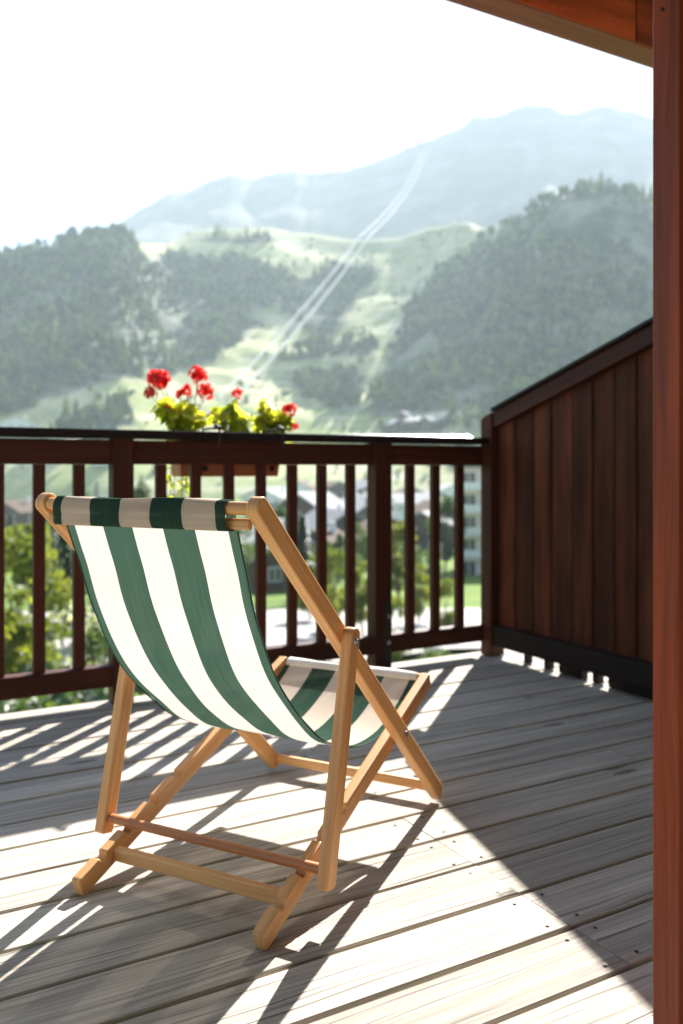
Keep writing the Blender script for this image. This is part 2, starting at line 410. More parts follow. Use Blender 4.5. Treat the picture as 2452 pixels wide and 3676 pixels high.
# ------------------------------------------------------------------ porch post and roof beam
def build_porch():
    p = empty('porch_post', uv3(1.044 + .06, .847 + .0275), UV_ANG)
    tag(p, 'reddish brown square porch post standing close at the right edge', 'post')
    m = MB(); m.box(-.06, .06, -.0275, .0275, 0.002, 2.72, 'z', .004); m.build('shaft', M['post'], p)
    m = MB(); q = Vector((-.0602, .006, 1.585)); m.tube(q, q + Vector((-.002, 0, 0)), .0028, 10); m.build('screw_head', M['blackmetal'], p)
    b = empty('roof_beam', uv3(.6, 2.034, 2.3), UV_ANG)
    tag(b, 'rough orange brown roof beam crossing above the screen', 'roof beam')
    m = MB(); m.box(-3.6, 3.6, -.044, .051, 0, .24, 'x', .003); m.build('beam', M['underbeam'], b)
    # boards nailed to its inner face, ending a little above the underside
    for a, c in ((-3.6, -1.2), (-1.195, .475), (.482, 1.62), (1.63, 3.6)):
        m = MB(); m.box(a, c, -.0515, -.045, .004, .24, 'x', .002); m.build('facing_board', M['beam'], b)
build_porch()

# ------------------------------------------------------------------ deckchair
def build_chair():
    ANG = math.atan2(-.458, .889)
    wd = Vector((.889, -.458, 0)).normalized(); fd = Vector((.458, .889, 0)).normalized()
    base = Vector((.2624, 2.339, 0)) + wd * -.2585 + fd * -.45
    r = empty('deckchair', base, ANG)
    tag(r, 'wooden folding deckchair with a green and white striped canvas sling', 'deckchair')
    # local coords: x = w + .2585, y = f + .45
    X = lambda w: w + .2585
    Yf = lambda f: f + .45
    def side(name, poly, wc, th, grain, mat='teak', mods=.004):
        m = MB(); m.prism([(Yf(f), z) for f, z in poly], (X(wc - th / 2), 0, 0), (0, 1, 0), (0, 0, 1), (1, 0, 0), th, 0, False, grain)
        return m.build(name, M[mat], r, mods)
    def strip(p0, p1, hw, round0=False, round1=True, notches=(), nr=.0105):
        p0 = Vector(p0); p1 = Vector(p1); g = (p1 - p0); L = g.length; g.normalize(); n = Vector((-g.y, g.x))
        if n.y < 0: n = -n
        pts = []
        def at(s, o): q = p0 + g * s + n * o; pts.append((q.x, q.y))
        # lower edge from p0 to p1, end, upper edge back
        c = .008; rc = .009
        if round0: 
            for k in range(5, -1, -1): a = math.pi + math.pi / 2 * (5 - k) / 5; at(-.017 + rc + math.cos(a) * rc, -hw + rc + math.sin(a) * rc)
        else: at(c * .4, -hw + c * .0)
        if round1:
            q = .017
            for k in range(0, 7): a = -math.pi / 2 + math.pi / 2 * k / 6; at(L + .016 - q + math.cos(a) * q, -hw + q + math.sin(a) * q)
            for k in range(0, 7): a = math.pi / 2 * k / 6; at(L + .016 - q + math.cos(a) * q, hw - q + math.sin(a) * q)
        else: at(L, -hw); at(L, hw)
        for s in sorted(notches, reverse=True):
            for k in range(0, 9):
                a = math.pi * k / 8
                at(s + math.cos(a) * nr, hw - math.sin(a) * nr * 1.25)
        if round0:
            for k in range(0, 6): a = math.pi / 2 + math.pi / 2 * k / 5; at(-.017 + rc + math.cos(a) * rc, hw - rc + math.sin(a) * rc)
        else: at(c * .4, hw)
        # orientation
        ar = sum(pts[i][0] * pts[(i + 1) % len(pts)][1] - pts[(i + 1) % len(pts)][0] * pts[i][1] for i in range(len(pts)))
        return (pts if ar > 0 else pts[::-1]), tuple(g)
    # A: long back frame, B: seat frame, C: rear struts
    A0, A1 = (-.002, .0185), (-.903, .832)
    B0, B1 = (-.832, .0225), (-.002, .324)
    C0, C1 = (-.697, .083), (-.588, .552)
    gB = (Vector(B1) - Vector(B0)); LB = gB.length
    nt = [((f - B0[0]) / gB.x) * LB for f in (-.515, -.605, -.694, -.775)]
    for w in (0, -.517):
        poly, g = strip(A0, A1, .0205); side('back_rail', poly, w, .027, g)
    for w in (-.032, -.485):
        poly, g = strip(B0, B1, .0215, True, False, nt); side('seat_rail', poly, w, .025, g)
    for w in (.0305, -.5475):
        poly, g = strip(C0, C1, .0195, True, True); side('rear_strut', poly, w, .026, g)
    def dow(name, f, z, w0, w1, rad, mat='dowel', n=18):
        m = MB(); m.tube((X(w0), Yf(f), z), (X(w1), Yf(f), z), rad, n); return m.build(name, M[mat], r)
    def flat(name, f, z, w0, w1, hf, hz, mat='teak'):
        m = MB(); m.bar((X(w0), Yf(f), z), (X(w1), Yf(f), z), hf, hz, (0, 0, 1), .004); return m.build(name, M[mat], r)
    dow('rear_dowel', -.694, .1005, -.533, .016, .0105)
    flat('seat_crossbar', -.742, .052, -.472, -.045, .02, .03)
    flat('front_crossbar', -.014, .038, -.502, -.015, .018, .026)
    dow('head_dowel', -.905, .829, -.502, -.015, .0125, 'teak')
    flat('head_bar', -.902, .8005, -.502, -.015, .013, .02)
    dow('seat_front_dowel', -.006, .327, -.472, -.045, .0115, 'teak')
    # pivot bolts
    for w, s in ((.0145, 1), (-.5315, -1)):
        m = MB(); m.tube((X(w), Yf(-.256), .250), (X(w + s * .003), Yf(-.256), .250), .008, 14); m.build('pivot_bolt', M['steel'], r)
    for w, s_ in ((.0440, 1), (-.5610, -1)):
        m = MB(); m.tube((X(w), Yf(-.593), .540), (X(w + s_ * .003), Yf(-.593), .540), .010, 16); m.tube((X(w), Yf(-.593), .540), (X(w + s_ * .007), Yf(-.593), .540), .006, 12); m.build('pivot_bolt', M['steel'], r)
    # canvas sling, one continuous sheet: loop round the head bars, hanging belly, loop round the seat front dowel
    prof = []
    hc, hh, hd = Vector((-.904, .8155)), .0285, .0165
    for k in range(0, 31):
        a = R(-50) + 2 * math.pi * k / 30 * .92
        ca, sa = math.cos(a), math.sin(a)
        prof.append((hc.x + hd * math.copysign(abs(ca) ** .5, ca), hc.y + hh * math.copysign(abs(sa) ** .8, sa)))
    key = [(-.885, .785), (-.868, .742), (-.850, .700), (-.817, .613), (-.754, .500), (-.690, .424), (-.615, .357), (-.530, .298), (-.405, .250), (-.305, .235), (-.205, .243), (-.100, .278), (-.020, .322)]
    def cr(P, n):
        out = []
        for i in range(len(P) - 1):
            p0, p1, p2, p3 = P[max(i - 1, 0)], P[i], P[i + 1], P[min(i + 2, len(P) - 1)]
            for k in range(n):
                t = k / n
                out.append(tuple(.5 * (2 * p1[j] + (p2[j] - p0[j]) * t + (2 * p0[j] - 5 * p1[j] + 4 * p2[j] - p3[j]) * t * t + (3 * p1[j] - p0[j] - 3 * p2[j] + p3[j]) * t ** 3) for j in (0, 1)))
        out.append(P[-1]); return out
    body = cr(key, 6)
    fc, fr_ = Vector((-.006, .327)), .0135
    front = [(fc.x + fr_ * math.cos(a), fc.y + fr_ * math.sin(a)) for a in [R(205) - R(300) * k / 12 for k in range(13)]]
    def sheet(name, pr, w0, w1, nx=28, thick=0, sag=0.0):
        m = MB(); L = [0]
        for i in range(1, len(pr)): L.append(L[-1] + math.dist(pr[i - 1], pr[i]))
        vs = []; uvs = []
        for i, (f, z) in enumerate(pr):
            tt = L[i] / L[-1]
            for j in range(nx + 1):
                s = j / nx
                d = sag * math.sin(math.pi * tt) * (4 * s * (1 - s))
                wr = (.0014 * math.sin(9 * s + 17 * tt) + .0022 * noise.noise(Vector((s * 2.2, tt * 9, 1.3))) + .0012 * noise.noise(Vector((s * 16, tt * 3, 4.3))) * max(0, 1 - 4 * tt)) * math.sin(math.pi * min(1, tt + .03))
                pull = .006 * math.sin(math.pi * tt) * (1 - 2 * s)
                vs.append((X(w0 + (w1 - w0) * s + pull), Yf(f) - d * .5 + wr, z - d + wr)); uvs.append((s, L[i] * 1.0))
        fs = []
        for i in range(len(pr) - 1):
            for j in range(nx):
                a = i * (nx + 1) + j
                fs.append((a, a + 1, a + nx + 2, a + nx + 1))
        m.indexed(vs, fs, uvs, 0, True)
        o = m.build(name, M['fabric'], r)
        return o
    sl = sheet('sling', body, -.478, -.052, 28, 0, .004)
    lp = sheet('head_hem', prof, -.484, -.052); lp.parent = r
    sheet('seat_hem', front, -.472, -.052).data.materials[0] = M['canvas_white']
    # stitched edge seams: folded green selvedge, a thin ridge on both edges
    for w in (-.4765, -.0535):
        m = MB(); pts = []
        Lb = len(body) - 1
        for i, (f, z) in enumerate(body):
            tt = i / Lb
            pull = .006 * math.sin(math.pi * tt) * (1 if w < -.2 else -1)
            pts.append((X(w + pull), Yf(f), z))
        m.path(pts, .0016, 6); m.build('selvedge', M['selvedge'], sl)
M['canvas_white'] = plain('white_canvas_hem', (.78, .75, .70), .9, 0, 200, .08)
M['selvedge'] = plain('green_selvedge', (.008, .03, .02), .8)
build_chair()

# ------------------------------------------------------------------ terrain
VALLEY = [(-400, -5.5), (3, -6), (20, -6.6), (40, -7.6), (60, -9.2), (100, -12.3), (150, -15), (250, -18.5), (350, -19.5), (430, -18.5), (480, -16)]
YB = 480.0; EB = (VALLEY[-1][1] - HC) / YB
def lerp(P, x):
    if x <= P[0][0]: return P[0][1]
    for (a, b), (c, d) in zip(P[:-1], P[1:]):
        if x <= c:
            t = (x - a) / (c - a); return b + (d - b) * t
    return P[-1][1]
def slerp(P, x):
    if x <= P[0][0]: return P[0][1]
    for (a, b), (c, d) in zip(P[:-1], P[1:]):
        if x <= c:
            t = (x - a) / (c - a); t = t * t * (3 - 2 * t); return b + (d - b) * t
    return P[-1][1]
px2a = lambda x: (x - CX) / F
py2e = lambda y: (HZ - y) / F
SK1 = [(px2a(x), py2e(y)) for x, y in [(-900, 640), (-400, 600), (0, 590), (100, 568), (220, 552), (300, 556), (380, 560), (450, 530), (600, 522), (700, 537), (830, 552), (900, 548), (1000, 522), (1065, 508), (1130, 530), (1190, 512), (1240, 480), (1280, 455), (1370, 440), (1440, 455), (1495, 468), (1600, 480), (1900, 520), (2600, 560)]]
SKY = [(-900, 640), (-500, 600), (-100, 590), (100, 560), (240, 522), (310, 486), (380, 441), (440, 432), (480, 412), (530, 399), (590, 398), (640, 387), (700, 391), (770, 388), (800, 386), (860, 366), (920, 345), (1000, 310), (1050, 292), (1092, 265), (1150, 262), (1178, 240), (1200, 236), (1240, 240), (1262, 233), (1295, 258), (1330, 252), (1390, 234), (1440, 246), (1495, 262), (1600, 300), (1900, 380), (2600, 470)]
SK2 = [(px2a(x), py2e(y)) for x, y in SKY]
YC = [(px2a(x), y) for x, y in [(-900, 800), (0, 850), (250, 900), (450, 1150), (700, 1200), (900, 1150), (1070, 1050), (1150, 900), (1300, 820), (1500, 800), (2400, 800)]]
def fbm(x, y, o=4):
    s = 0; a = 1
    for k in range(o):
        s += a * noise.noise(Vector((x, y, 3.7 + k * 11))); x *= 2.03; y *= 2.03; a *= .5
    return s
YFAR = 2400.0
# side ridges on the right hand hill and the knoll in the middle (px, py, radius, distance boost)
def terrain(X, Y):
    if Y < YB:
        z = lerp(VALLEY, Y)
        z += .5 * fbm(X * .01, Y * .01, 3) * min(1, max(0, (Y - 30) / 100))
        # hillside on the left of the valley comes down closer
        return z
    a = X / Y
    e1 = slerp(SK1, a); yc = slerp(YC, a); e2 = lerp(SK2, a) + .0035 * fbm(a * 45, 2.2, 4) - .003 * abs(fbm(a * 25, 8.1, 3))
    if Y <= yc:
        t = (Y - YB) / (yc - YB)
        # bulging forest hills left and right, hollow meadow in the middle
        c = math.exp(-((a - .02) / .10) ** 2)
        p = .82 * c + .80 * (1 - c)
        s = t ** p
        e = EB + (e1 - EB) * s
        w = math.sin(math.pi * min(1, t)) 
        e += .026 * w * fbm(X * .0055, Y * .0055, 5) + .004 * w * fbm(X * .03, Y * .03, 3)
    else:
        y1 = yc + 420
        lo = min(e1 - .035, .2)
        if Y < y1:
            t = (Y - yc) / 420; t = t * t * (3 - 2 * t); e = e1 + (lo - e1) * t
        elif Y < YFAR:
            t = (Y - y1) / (YFAR - y1); e = lo + (e2 - lo) * t ** .9
            e += .012 * math.sin(math.pi * t) * fbm(X * .0025, Y * .0025, 5)
        else:
            e = e2 - (Y - YFAR) * .00016
            if e < -.02: e = -.02
    return HC + e * Y
def ground(px, Y): X = px2a(px) * Y; return Vector((X, Y, terrain(X, Y)))

# forest outline on the slopes: polygons given as bearings and elevations of the photo, evaluated on the terrain itself
def inpoly(x, y, P):
    c = False; j = len(P) - 1
    for i in range(len(P)):
        if (P[i][1] > y) != (P[j][1] > y) and x < (P[j][0] - P[i][0]) * (y - P[i][1]) / (P[j][1] - P[i][1]) + P[i][0]: c = not c
        j = i
    return c
FLEFT = [(-600, 480), (0, 480), (230, 500), (320, 560), (380, 592), (470, 592), (560, 598), (640, 618), (700, 636), (705, 660), (640, 690), (560, 730), (600, 745), (540, 790), (480, 830), (400, 850), (330, 868), (200, 890), (100, 920), (0, 955), (-600, 1010)]
FLOW = [(150, 968), (230, 935), (300, 912), (310, 940), (300, 975), (230, 1000), (120, 1020)]
FMID = [(715, 640), (760, 612), (830, 615), (865, 632), (850, 650), (800, 700), (770, 740), (700, 745), (640, 710), (650, 690), (690, 660)]
FMID2 = [(690, 745), (760, 715), (800, 735), (780, 765), (700, 770)]
FRIGHT = [(1070, 600), (1090, 565), (1130, 545), (1200, 480), (1300, 430), (2400, 430), (2400, 1040), (1140, 1040), (1120, 950), (1060, 945), (1000, 940), (920, 945), (860, 962), (825, 950), (860, 900), (890, 820), (912, 750), (970, 670), (1020, 620)]
FTOP = [(460, 548), (500, 542), (610, 542), (640, 552), (560, 556), (460, 556)]
FSPOT = [(690, 880), (730, 865), (800, 860), (850, 870), (820, 935), (800, 960), (740, 930), (700, 910)]
FHEDGE = [(620, 808), (700, 800), (790, 795), (850, 805), (860, 822), (780, 822), (640, 825)]
FORESTS = [FLEFT, FLOW, FMID, FMID2, FRIGHT, FTOP, FSPOT, FHEDGE]
def proj(X, Y, Z): return CX + F * X / Y, HZ - F * (Z - HC) / Y
def forest_id(X, Y, Z):
    if Y < YB: return -1
    x, y = proj(X, Y, Z)
    x += 14 * fbm(X * .02, Y * .02, 2); y += 10 * fbm(X * .02 + 9, Y * .02, 2)
    for i, P in enumerate(FORESTS):
        if inpoly(x, y, P): return i
    return -1

def build_terrain():
    def axis(lo, hi, near, far, s0):
        xs = [0.0]
        while xs[-1] < hi:
            d = near + (far - near) * min(1, xs[-1] / s0); xs.append(xs[-1] + d)
        neg = [0.0]
        while -neg[-1] > lo:
            d = near + (far - near) * min(1, neg[-1] / s0); neg.append(neg[-1] + d)
        return sorted(set(xs + [-q for q in neg]))
    def pos(steps): 
        out = [steps[0][0]]
        for (a, st), (b, _) in zip(steps[:-1], steps[1:]):
            n = max(1, round((b - a) / st)); out += [a + (b - a) * (k + 1) / n for k in range(n)]
        return out
    XS = pos([(-2600, 80), (-1100, 14), (-350, 9), (350, 9), (350.1, 14), (1100, 80), (2600, 80)])
    YS = pos([(-60, 12), (60, 10), (480, 7), (900, 9), (1300, 40), (1900, 22), (2460, 60), (3300, 60)])
    vs = []; fm = []; cols = []
    for Y in YS:
        for X in XS:
            z = terrain(X, Y); vs.append((X, Y, z))
            fid = forest_id(X, Y, z) if 470 < Y < 1400 else -1
            cols.append(fid)
    nx = len(XS); groups = {'valley_floor': [], 'hillside': [], 'mountain': []}
    for j in range(len(YS) - 1):
        for i in range(nx - 1):
            a = j * nx + i
            ym = (YS[j] + YS[j + 1]) / 2
            g = 'valley_floor' if ym < YB else ('hillside' if ym < 1320 else 'mountain')
            groups[g].append((a, a + 1, a + nx + 1, a + nx))
    labels = {'valley_floor': 'green valley floor below the balcony', 'hillside': 'sunlit meadow slopes and wooded hills across the valley', 'mountain': 'hazy mountain ridge behind the hills'}
    for g, fs in groups.items():
        used = sorted({k for f in fs for k in f}); mp = {k: i for i, k in enumerate(used)}
        me = bpy.data.meshes.new(g); me.from_pydata([vs[k] for k in used], [], [tuple(mp[k] for k in f) for f in fs])
        at = me.attributes.new('wooded', 'FLOAT', 'POINT')
        at.data.foreach_set('value', np.array([1.0 if cols[k] >= 0 else 0.0 for k in used], dtype=np.float32))
        me.polygons.foreach_set('use_smooth', [True] * len(me.polygons))
        me.materials.append(M[g]); me.update()
        o = bpy.data.objects.new(g, me); COL.objects.link(o)
        tag(o, labels[g], None, None, 'structure')
def groundmat(name, mode):
    t = NT(name)
    p = t.n('ShaderNodeNewGeometry').outputs['Position']
    n1 = t.n('ShaderNodeTexNoise', {'Vector': p, 'Scale': .012, 'Detail': 6, 'Roughness': .6}).outputs['Fac']
    n2 = t.n('ShaderNodeTexNoise', {'Vector': p, 'Scale': .09, 'Detail': 5, 'Roughness': .65}).outputs['Fac']
    if mode == 'hill':
        w = t.n('ShaderNodeAttribute', attribute_name='wooded').outputs['Fac']
        g = t.ramp(n1, [(.28, (.14, .20, .06)), (.42, (.27, .30, .11)), (.54, (.44, .41, .21)), (.66, (.62, .55, .38))])
        g = t.mix(t.ramp(n2, [(.4, (0, 0, 0)), (.58, (.6, .6, .6))]), g, (.20, .26, .09))
        n4 = t.n('ShaderNodeTexNoise', {'Vector': t.n('ShaderNodeMapping', {'Vector': p, 'Scale': (.02, .05, .2)}).outputs[0], 'Scale': 1.0, 'Detail': 6, 'Roughness': .7}).outputs['Fac']
        g = t.mix(t.ramp(n4, [(.52, (0, 0, 0)), (.64, (.8, .8, .8))]), g, (.54, .49, .37))
        n3 = t.n('ShaderNodeTexNoise', {'Vector': p, 'Scale': .03, 'Detail': 5}).outputs['Fac']
        col = t.mix(w, g, t.ramp(n3, [(.4, (.03, .05, .022)), (.6, (.2, .2, .14))]))
    elif mode == 'mountain':
        col = t.ramp(n1, [(.35, (.07, .10, .05)), (.5, (.12, .14, .085)), (.62, (.24, .225, .19))])
        col = t.mix(t.ramp(n2, [(.45, (0, 0, 0)), (.7, (.6, .6, .6))]), col, (.05, .07, .035))
    else:
        n3 = t.n('ShaderNodeTexNoise', {'Vector': p, 'Scale': .5, 'Detail': 5}).outputs['Fac']
        col = t.ramp(n2, [(.3, (.07, .13, .02)), (.55, (.14, .21, .035)), (.7, (.25, .27, .08))])
        col = t.mix(t.ramp(n3, [(.4, (0, 0, 0)), (.65, (.6, .6, .6))]), col, (.07, .12, .03))
    return t.end(t.bsdf(col, .95, None, **{'Specular IOR Level': .1}))
M['valley_floor'] = groundmat('valley_grass', 'valley'); M['hillside'] = groundmat('meadow', 'hill'); M['mountain'] = groundmat('mountain_rock', 'mountain')
build_terrain()

# ------------------------------------------------------------------ far forests (uncountable): one object per wood
M['forest'] = leafmat('forest_leaves', (.03, .055, .022), (.17, .21, .065), .3, .014, .9, .05)
def build_forest(name, label, ids, spacing, seed):
    rg = random.Random(seed); V = []; Fc = []
    def cone(x, y, z, h, r):
        n = 6; tiers = 3
        for k in range(tiers):
            zb = z + h * (.10 + .27 * k); zt = z + h * (.52 + .24 * k); rr = r * (1 - .29 * k)
            b = len(V); ph = rg.random() * 6
            for q in range(n):
                a = ph + 2 * math.pi * q / n; j = rr * rg.uniform(.7, 1.2)
                V.append((x + j * math.cos(a), y + j * math.sin(a), zb + rg.uniform(-.06, .06) * h))
            V.append((x, y, zt))
            for q in range(n): Fc.append((b + q, b + (q + 1) % n, b + n))
    def blob(x, y, z, h, r):
        for k in range(4):
            cx, cy = x + rg.uniform(-.5, .5) * r, y + rg.uniform(-.5, .5) * r; cz = z + h * rg.uniform(.45, .78); rr = r * rg.uniform(.5, .8)
            b = len(V); n = 6
            for zz, m in ((-.75, .55), (0, 1), (.6, .72)):
                ph = rg.random() * 3
                for q in range(n):
                    a = ph + 2 * math.pi * q / n; j = rr * m * rg.uniform(.75, 1.2)
                    V.append((cx + j * math.cos(a), cy + j * math.sin(a), cz + zz * rr * rg.uniform(.8, 1.2)))
            V.append((cx, cy, cz + rr))
            for s in range(2):
                for q in range(n): Fc.append((b + s * n + q, b + s * n + (q + 1) % n, b + (s + 1) * n + (q + 1) % n, b + (s + 1) * n + q))
            for q in range(n): Fc.append((b + 2 * n + q, b + 2 * n + (q + 1) % n, b + 3 * n))
    Y = YB + 5
    while Y < 1330:
        amax = .62
        X = -amax * Y
        while X < amax * Y:
            x = X + rg.uniform(-.5, .5) * spacing; y = Y + rg.uniform(-.5, .5) * spacing
            z = terrain(x, y)
            fid = forest_id(x, y, z) if y > YB + 3 else -2
            lone = 3 in ids and fid == -1 and rg.random() < .05 + .22 * max(0, fbm(x * .02, y * .02, 3) - .1)
            if lone and y < slerp(YC, x / y) - 10:
                s = rg.uniform(.3, .75)
                (cone if rg.random() < .4 else blob)(x, y, z - .4, 12 * s, 4 * s)
            elif fid in ids:
                yc = slerp(YC, x / y)
                if y < yc + 40:
                    dens = fbm(x * .012, y * .012, 3)
                    if dens > -.3:
                        s = rg.uniform(.55, 1.3) * (1 + .6 * fbm(x * .03, y * .03, 2))
                        if rg.random() < .62: cone(x, y, z - .5, 15.5 * s, 3.8 * s)
                        else: blob(x, y, z - .5, 12.5 * s, 5.0 * s)
            X += spacing
        Y += spacing
    me = bpy.data.meshes.new(name); me.from_pydata(V, [], Fc); me.materials.append(M['forest']); me.update()
    o = bpy.data.objects.new(name, me); COL.objects.link(o); tag(o, label, 'forest', None, 'stuff')
build_forest('forest', 'dark mixed wood covering the hill on the left across the valley', (0, 5), 8.0, 1)
build_forest('forest', 'dark conifer wood covering the steep hill beyond the screen', (4,), 8.0, 2)
build_forest('forest', 'small dark woods scattered over the sunlit meadow under the lift cables', (1, 2, 3, 6, 7), 7.5, 3)

# ------------------------------------------------------------------ unseen roof added to cut sky light on the deck
def build_blocking_roof():
    r = empty('sky_blocking_roof', uv3(0, 0, 2.545), UV_ANG)
    tag(r, 'unseen boarded roof added over the deck to block sky light', 'roof')
    m = MB()
    v = -2.4
    while v < 2.2:
        m.box(-3.6, 3.6, v, v + .147, 0, .03, 'x', .004); v += .15
    m.build('roof_boards', M['roof_wood'], r)
build_blocking_roof()
M['bounce_wall'] = plain('ochre_bounce_plaster', (.42, .29, .19), .9, 0, 3, .06)
def build_added_wall():  # wall added out of view to shut out sky and bounce warm light
    r = empty('added_wall', uv3(0, -1.75, 0), UV_ANG)
    tag(r, 'unseen ochre wall added behind the deck to block sky and bounce light', 'added wall')
    m = MB(); x = -3.6
    while x < 3.6:
        m.box(x, x + .148, -.03, 0, 0.002, 2.54, 'z', .005); x += .15
    m.build('wall_panel', M['bounce_wall'], r)
build_added_wall()

# ------------------------------------------------------------------ flower trough with geraniums
def at_v(px, py, v):
    a = px2a(px); rx = Vector((a, 1, 0)); Y = v / rx.dot(VD); P = rx * Y; return Vector((P.x, P.y, HC - (py - HZ) / F * Y))
def to_uv(P): return P.dot(UD), P.dot(VD), P.z
FV = 3.505
def build_flowers():
    u0, _, _ = to_uv(at_v(412, 1080, 3.43)); u1, _, _ = to_uv(at_v(648, 1080, 3.43)); uc = (u0 + u1) / 2; hw = (u1 - u0) / 2
    zb = .868; zt = 1.035
    r = empty('flower_trough', uv3(uc, FV, zb), UV_ANG)
    tag(r, 'terracotta coloured flower trough hung outside the dark balcony railing', 'flower box')
    m = MB()
    w0, w1 = .055, .075; H = zt - zb
    def ring(z, w, e): return [(-hw - e, -w, z), (hw + e, -w, z), (hw + e, w, z), (-hw - e, w, z)]
    rs = [ring(0, w0, -.012), ring(H - .02, w1, 0), ring(H - .02, w1 + .008, .008), ring(H, w1 + .008, .008), ring(H, w1 - .004, -.006), ring(H - .03, w1 - .006, -.008)]
    for A, B in zip(rs[:-1], rs[1:]):
        for k in range(4):
            j = (k + 1) % 4; m.face([A[k], A[j], B[j], B[k]], [(0, 0)] * 4)
    m.face(rs[0][::-1], [(0, 0)] * 4)
    m.build('trough', M['terracotta'], r)
    m = MB(); m.face(rs[-1], [(0, 0)] * 4); m.build('soil', M['soil'], r)
    for px in (470, 624):
        u, _, _ = to_uv(at_v(px, 1080, 3.44))
        m = MB(); m.tube((u - uc, -w0 - .004, .035), (u - uc, -w0 - .016, .035), .012, 14); m.build('spacer_knob', M['blackmetal'], r)
    for px in (501, 646):
        u, _, _ = to_uv(at_v(px, 1010, 3.24)); x = u - uc
        m = MB(); y = lambda v: v - FV; z = lambda q: q - zb
        m.path([(x, y(3.228), z(.985)), (x, y(3.228), z(1.035)), (x, y(3.229), z(1.058)), (x, y(3.245), z(1.066)), (x, y(3.33), z(1.066)), (x, y(3.415), z(1.066)), (x, y(3.422), z(1.05)), (x, y(3.424), z(.9)), (x, y(3.44), z(.872))], .0045, 8)
        m.tube((x, y(3.222), z(1.062)), (x, y(3.262), z(1.074)), .009, 10)
        m.build('bracket', M['blackmetal'], r)
    def leafdisc(m, P, n, rad):
        n = n.normalized(); ex = n.orthogonal().normalized(); ey = n.cross(ex); ph = random.random() * 6
        k = 9; c = P - n * rad * .18
        ring = []
        for q in range(k):
            a = ph + 2 * math.pi * q / k; rr = rad * (1 + .12 * math.cos(3 * a)) * (.35 if q == 0 else 1)
            ring.append(P + (ex * math.cos(a) + ey * math.sin(a)) * rr + n * random.uniform(-.1, .1) * rad)
        vs = [c] + ring
        m.indexed(vs, [(0, 1 + q, 1 + (q + 1) % k) for q in range(k)], [(0, 0)] * (k + 1), 0, True)
    def head(par, P, rad, off):
        m = MB()
        for k in range(int(22 + rad * 700)):
            d = Vector((random.gauss(0, 1), random.gauss(0, 1), random.gauss(.25, .8))).normalized()
            c = P + d * rad * random.uniform(.6, 1.12) * .88
            ex = d.orthogonal().normalized(); ey = d.cross(ex); ph = random.random() * 6; pr = rad * .34
            vs = [c - d * pr * .35]
            for q in range(10):
                a = ph + 2 * math.pi * q / 10; rr = pr * (1 if q % 2 else .62)
                vs.append(c + (ex * math.cos(a) + ey * math.sin(a)) * rr + d * random.uniform(-.1, .15) * pr)
            m.indexed(vs, [(0, 1 + q, 1 + (q + 1) % 10) for q in range(10)], [(0, 0)] * 11, 0, True)
        m.build('flower_head', M['petal'], par, 0, None)
    plants = [
        ('geranium with two big red heads side by side, leftmost in the trough', 385, [(362, 872, 23), (346, 902, 14), (372, 868, 18)], [(375, 940, 26)]),
        ('geranium bearing the tallest single red head above two lower ones', 440, [(455, 861, 20), (472, 900, 19), (428, 896, 14), (412, 905, 11)], [(430, 950, 32), (455, 968, 26)]),
        ('low geranium with scattered red buds among yellow leaves', 405, [(382, 938, 11), (404, 936, 9)], [(400, 955, 30), (412, 975, 26)]),
        ('geranium with one small round red head over the middle of the trough', 525, [(545, 904, 13), (541, 934, 8)], [(505, 960, 30), (530, 945, 22), (548, 970, 28)]),
        ('leafy geranium without open flowers, tall on the right of the middle', 605, [], [(612, 938, 24), (598, 966, 30), (625, 965, 26)]),
        ('geranium with pale red heads hanging beyond the right end of the trough', 650, [(665, 943, 18), (674, 979, 11)], [(640, 968, 20), (660, 965, 12)]),
    ]
    for lab, px, heads, clumps in plants:
        bp = at_v(px, 1030, FV); u, v, z = to_uv(bp); z = zt - .03; base = uv3(max(u0 + .03, min(u1 - .03, u)), FV, z)
        t = empty('geranium', base); tag(t, lab, 'flowering plant', 'geraniums in the flower trough')
        fm = MB(); st = MB()
        for (x, y, rad) in clumps:
            dv = random.uniform(-.03, .03); c = at_v(x, y, FV + dv) - base; rr = rad / F * 3.7
            for k in range(int(9 + rad * .55)):
                d = Vector((random.gauss(0, 1), random.gauss(0, 1), random.gauss(0, 1))).normalized() * random.random() ** .5
                P = c + Vector((d.x * rr * 1.1, d.y * rr * 1.5, d.z * rr))
                if P.z < -.02: P.z = random.uniform(0, .06)
                leafdisc(fm, P, Vector((d.x, d.y, d.z * .6 + .7)) + Vector((random.gauss(0, .4), random.gauss(0, .4), random.gauss(0, .3))), random.uniform(.018, .033))
                if k % 3 == 0: st.path([Vector((0, 0, 0)), (P * .5 + Vector((0, 0, .01))), P], .0022, 5)
            for k in range(4):   # skirts of leaves down to the rim
                P = Vector((c.x + random.uniform(-1, 1) * rr * 1.1, c.y + random.uniform(-.05, .05), random.uniform(.0, max(.03, c.z))))
                leafdisc(fm, P, Vector((random.gauss(0, .5), random.gauss(0, .5), .8)), random.uniform(.016, .028))
        fm.build('foliage', M['leaf_geranium'], t)
        for (x, y, rad) in heads:
            P = at_v(x, y, FV + random.uniform(-.02, .04)) - base
            head(t, P, rad / F * 3.72 * 1.15, base)
            st.path([Vector((0, 0, 0)), P * .55 + Vector((0, 0, .03)), P - Vector((0, 0, .012))], .0022, 5)
        st.build('stems', M['stem'], t)
    # trailing plant below the left end
    base = uv3(u0 + .045, FV, zt - .02); t = empty('trailing_plant', base)
    tag(t, 'pale cream trailing plant hanging from the left end of the trough', 'flowering plant')
    fm = MB(); st = MB(); bl = MB()
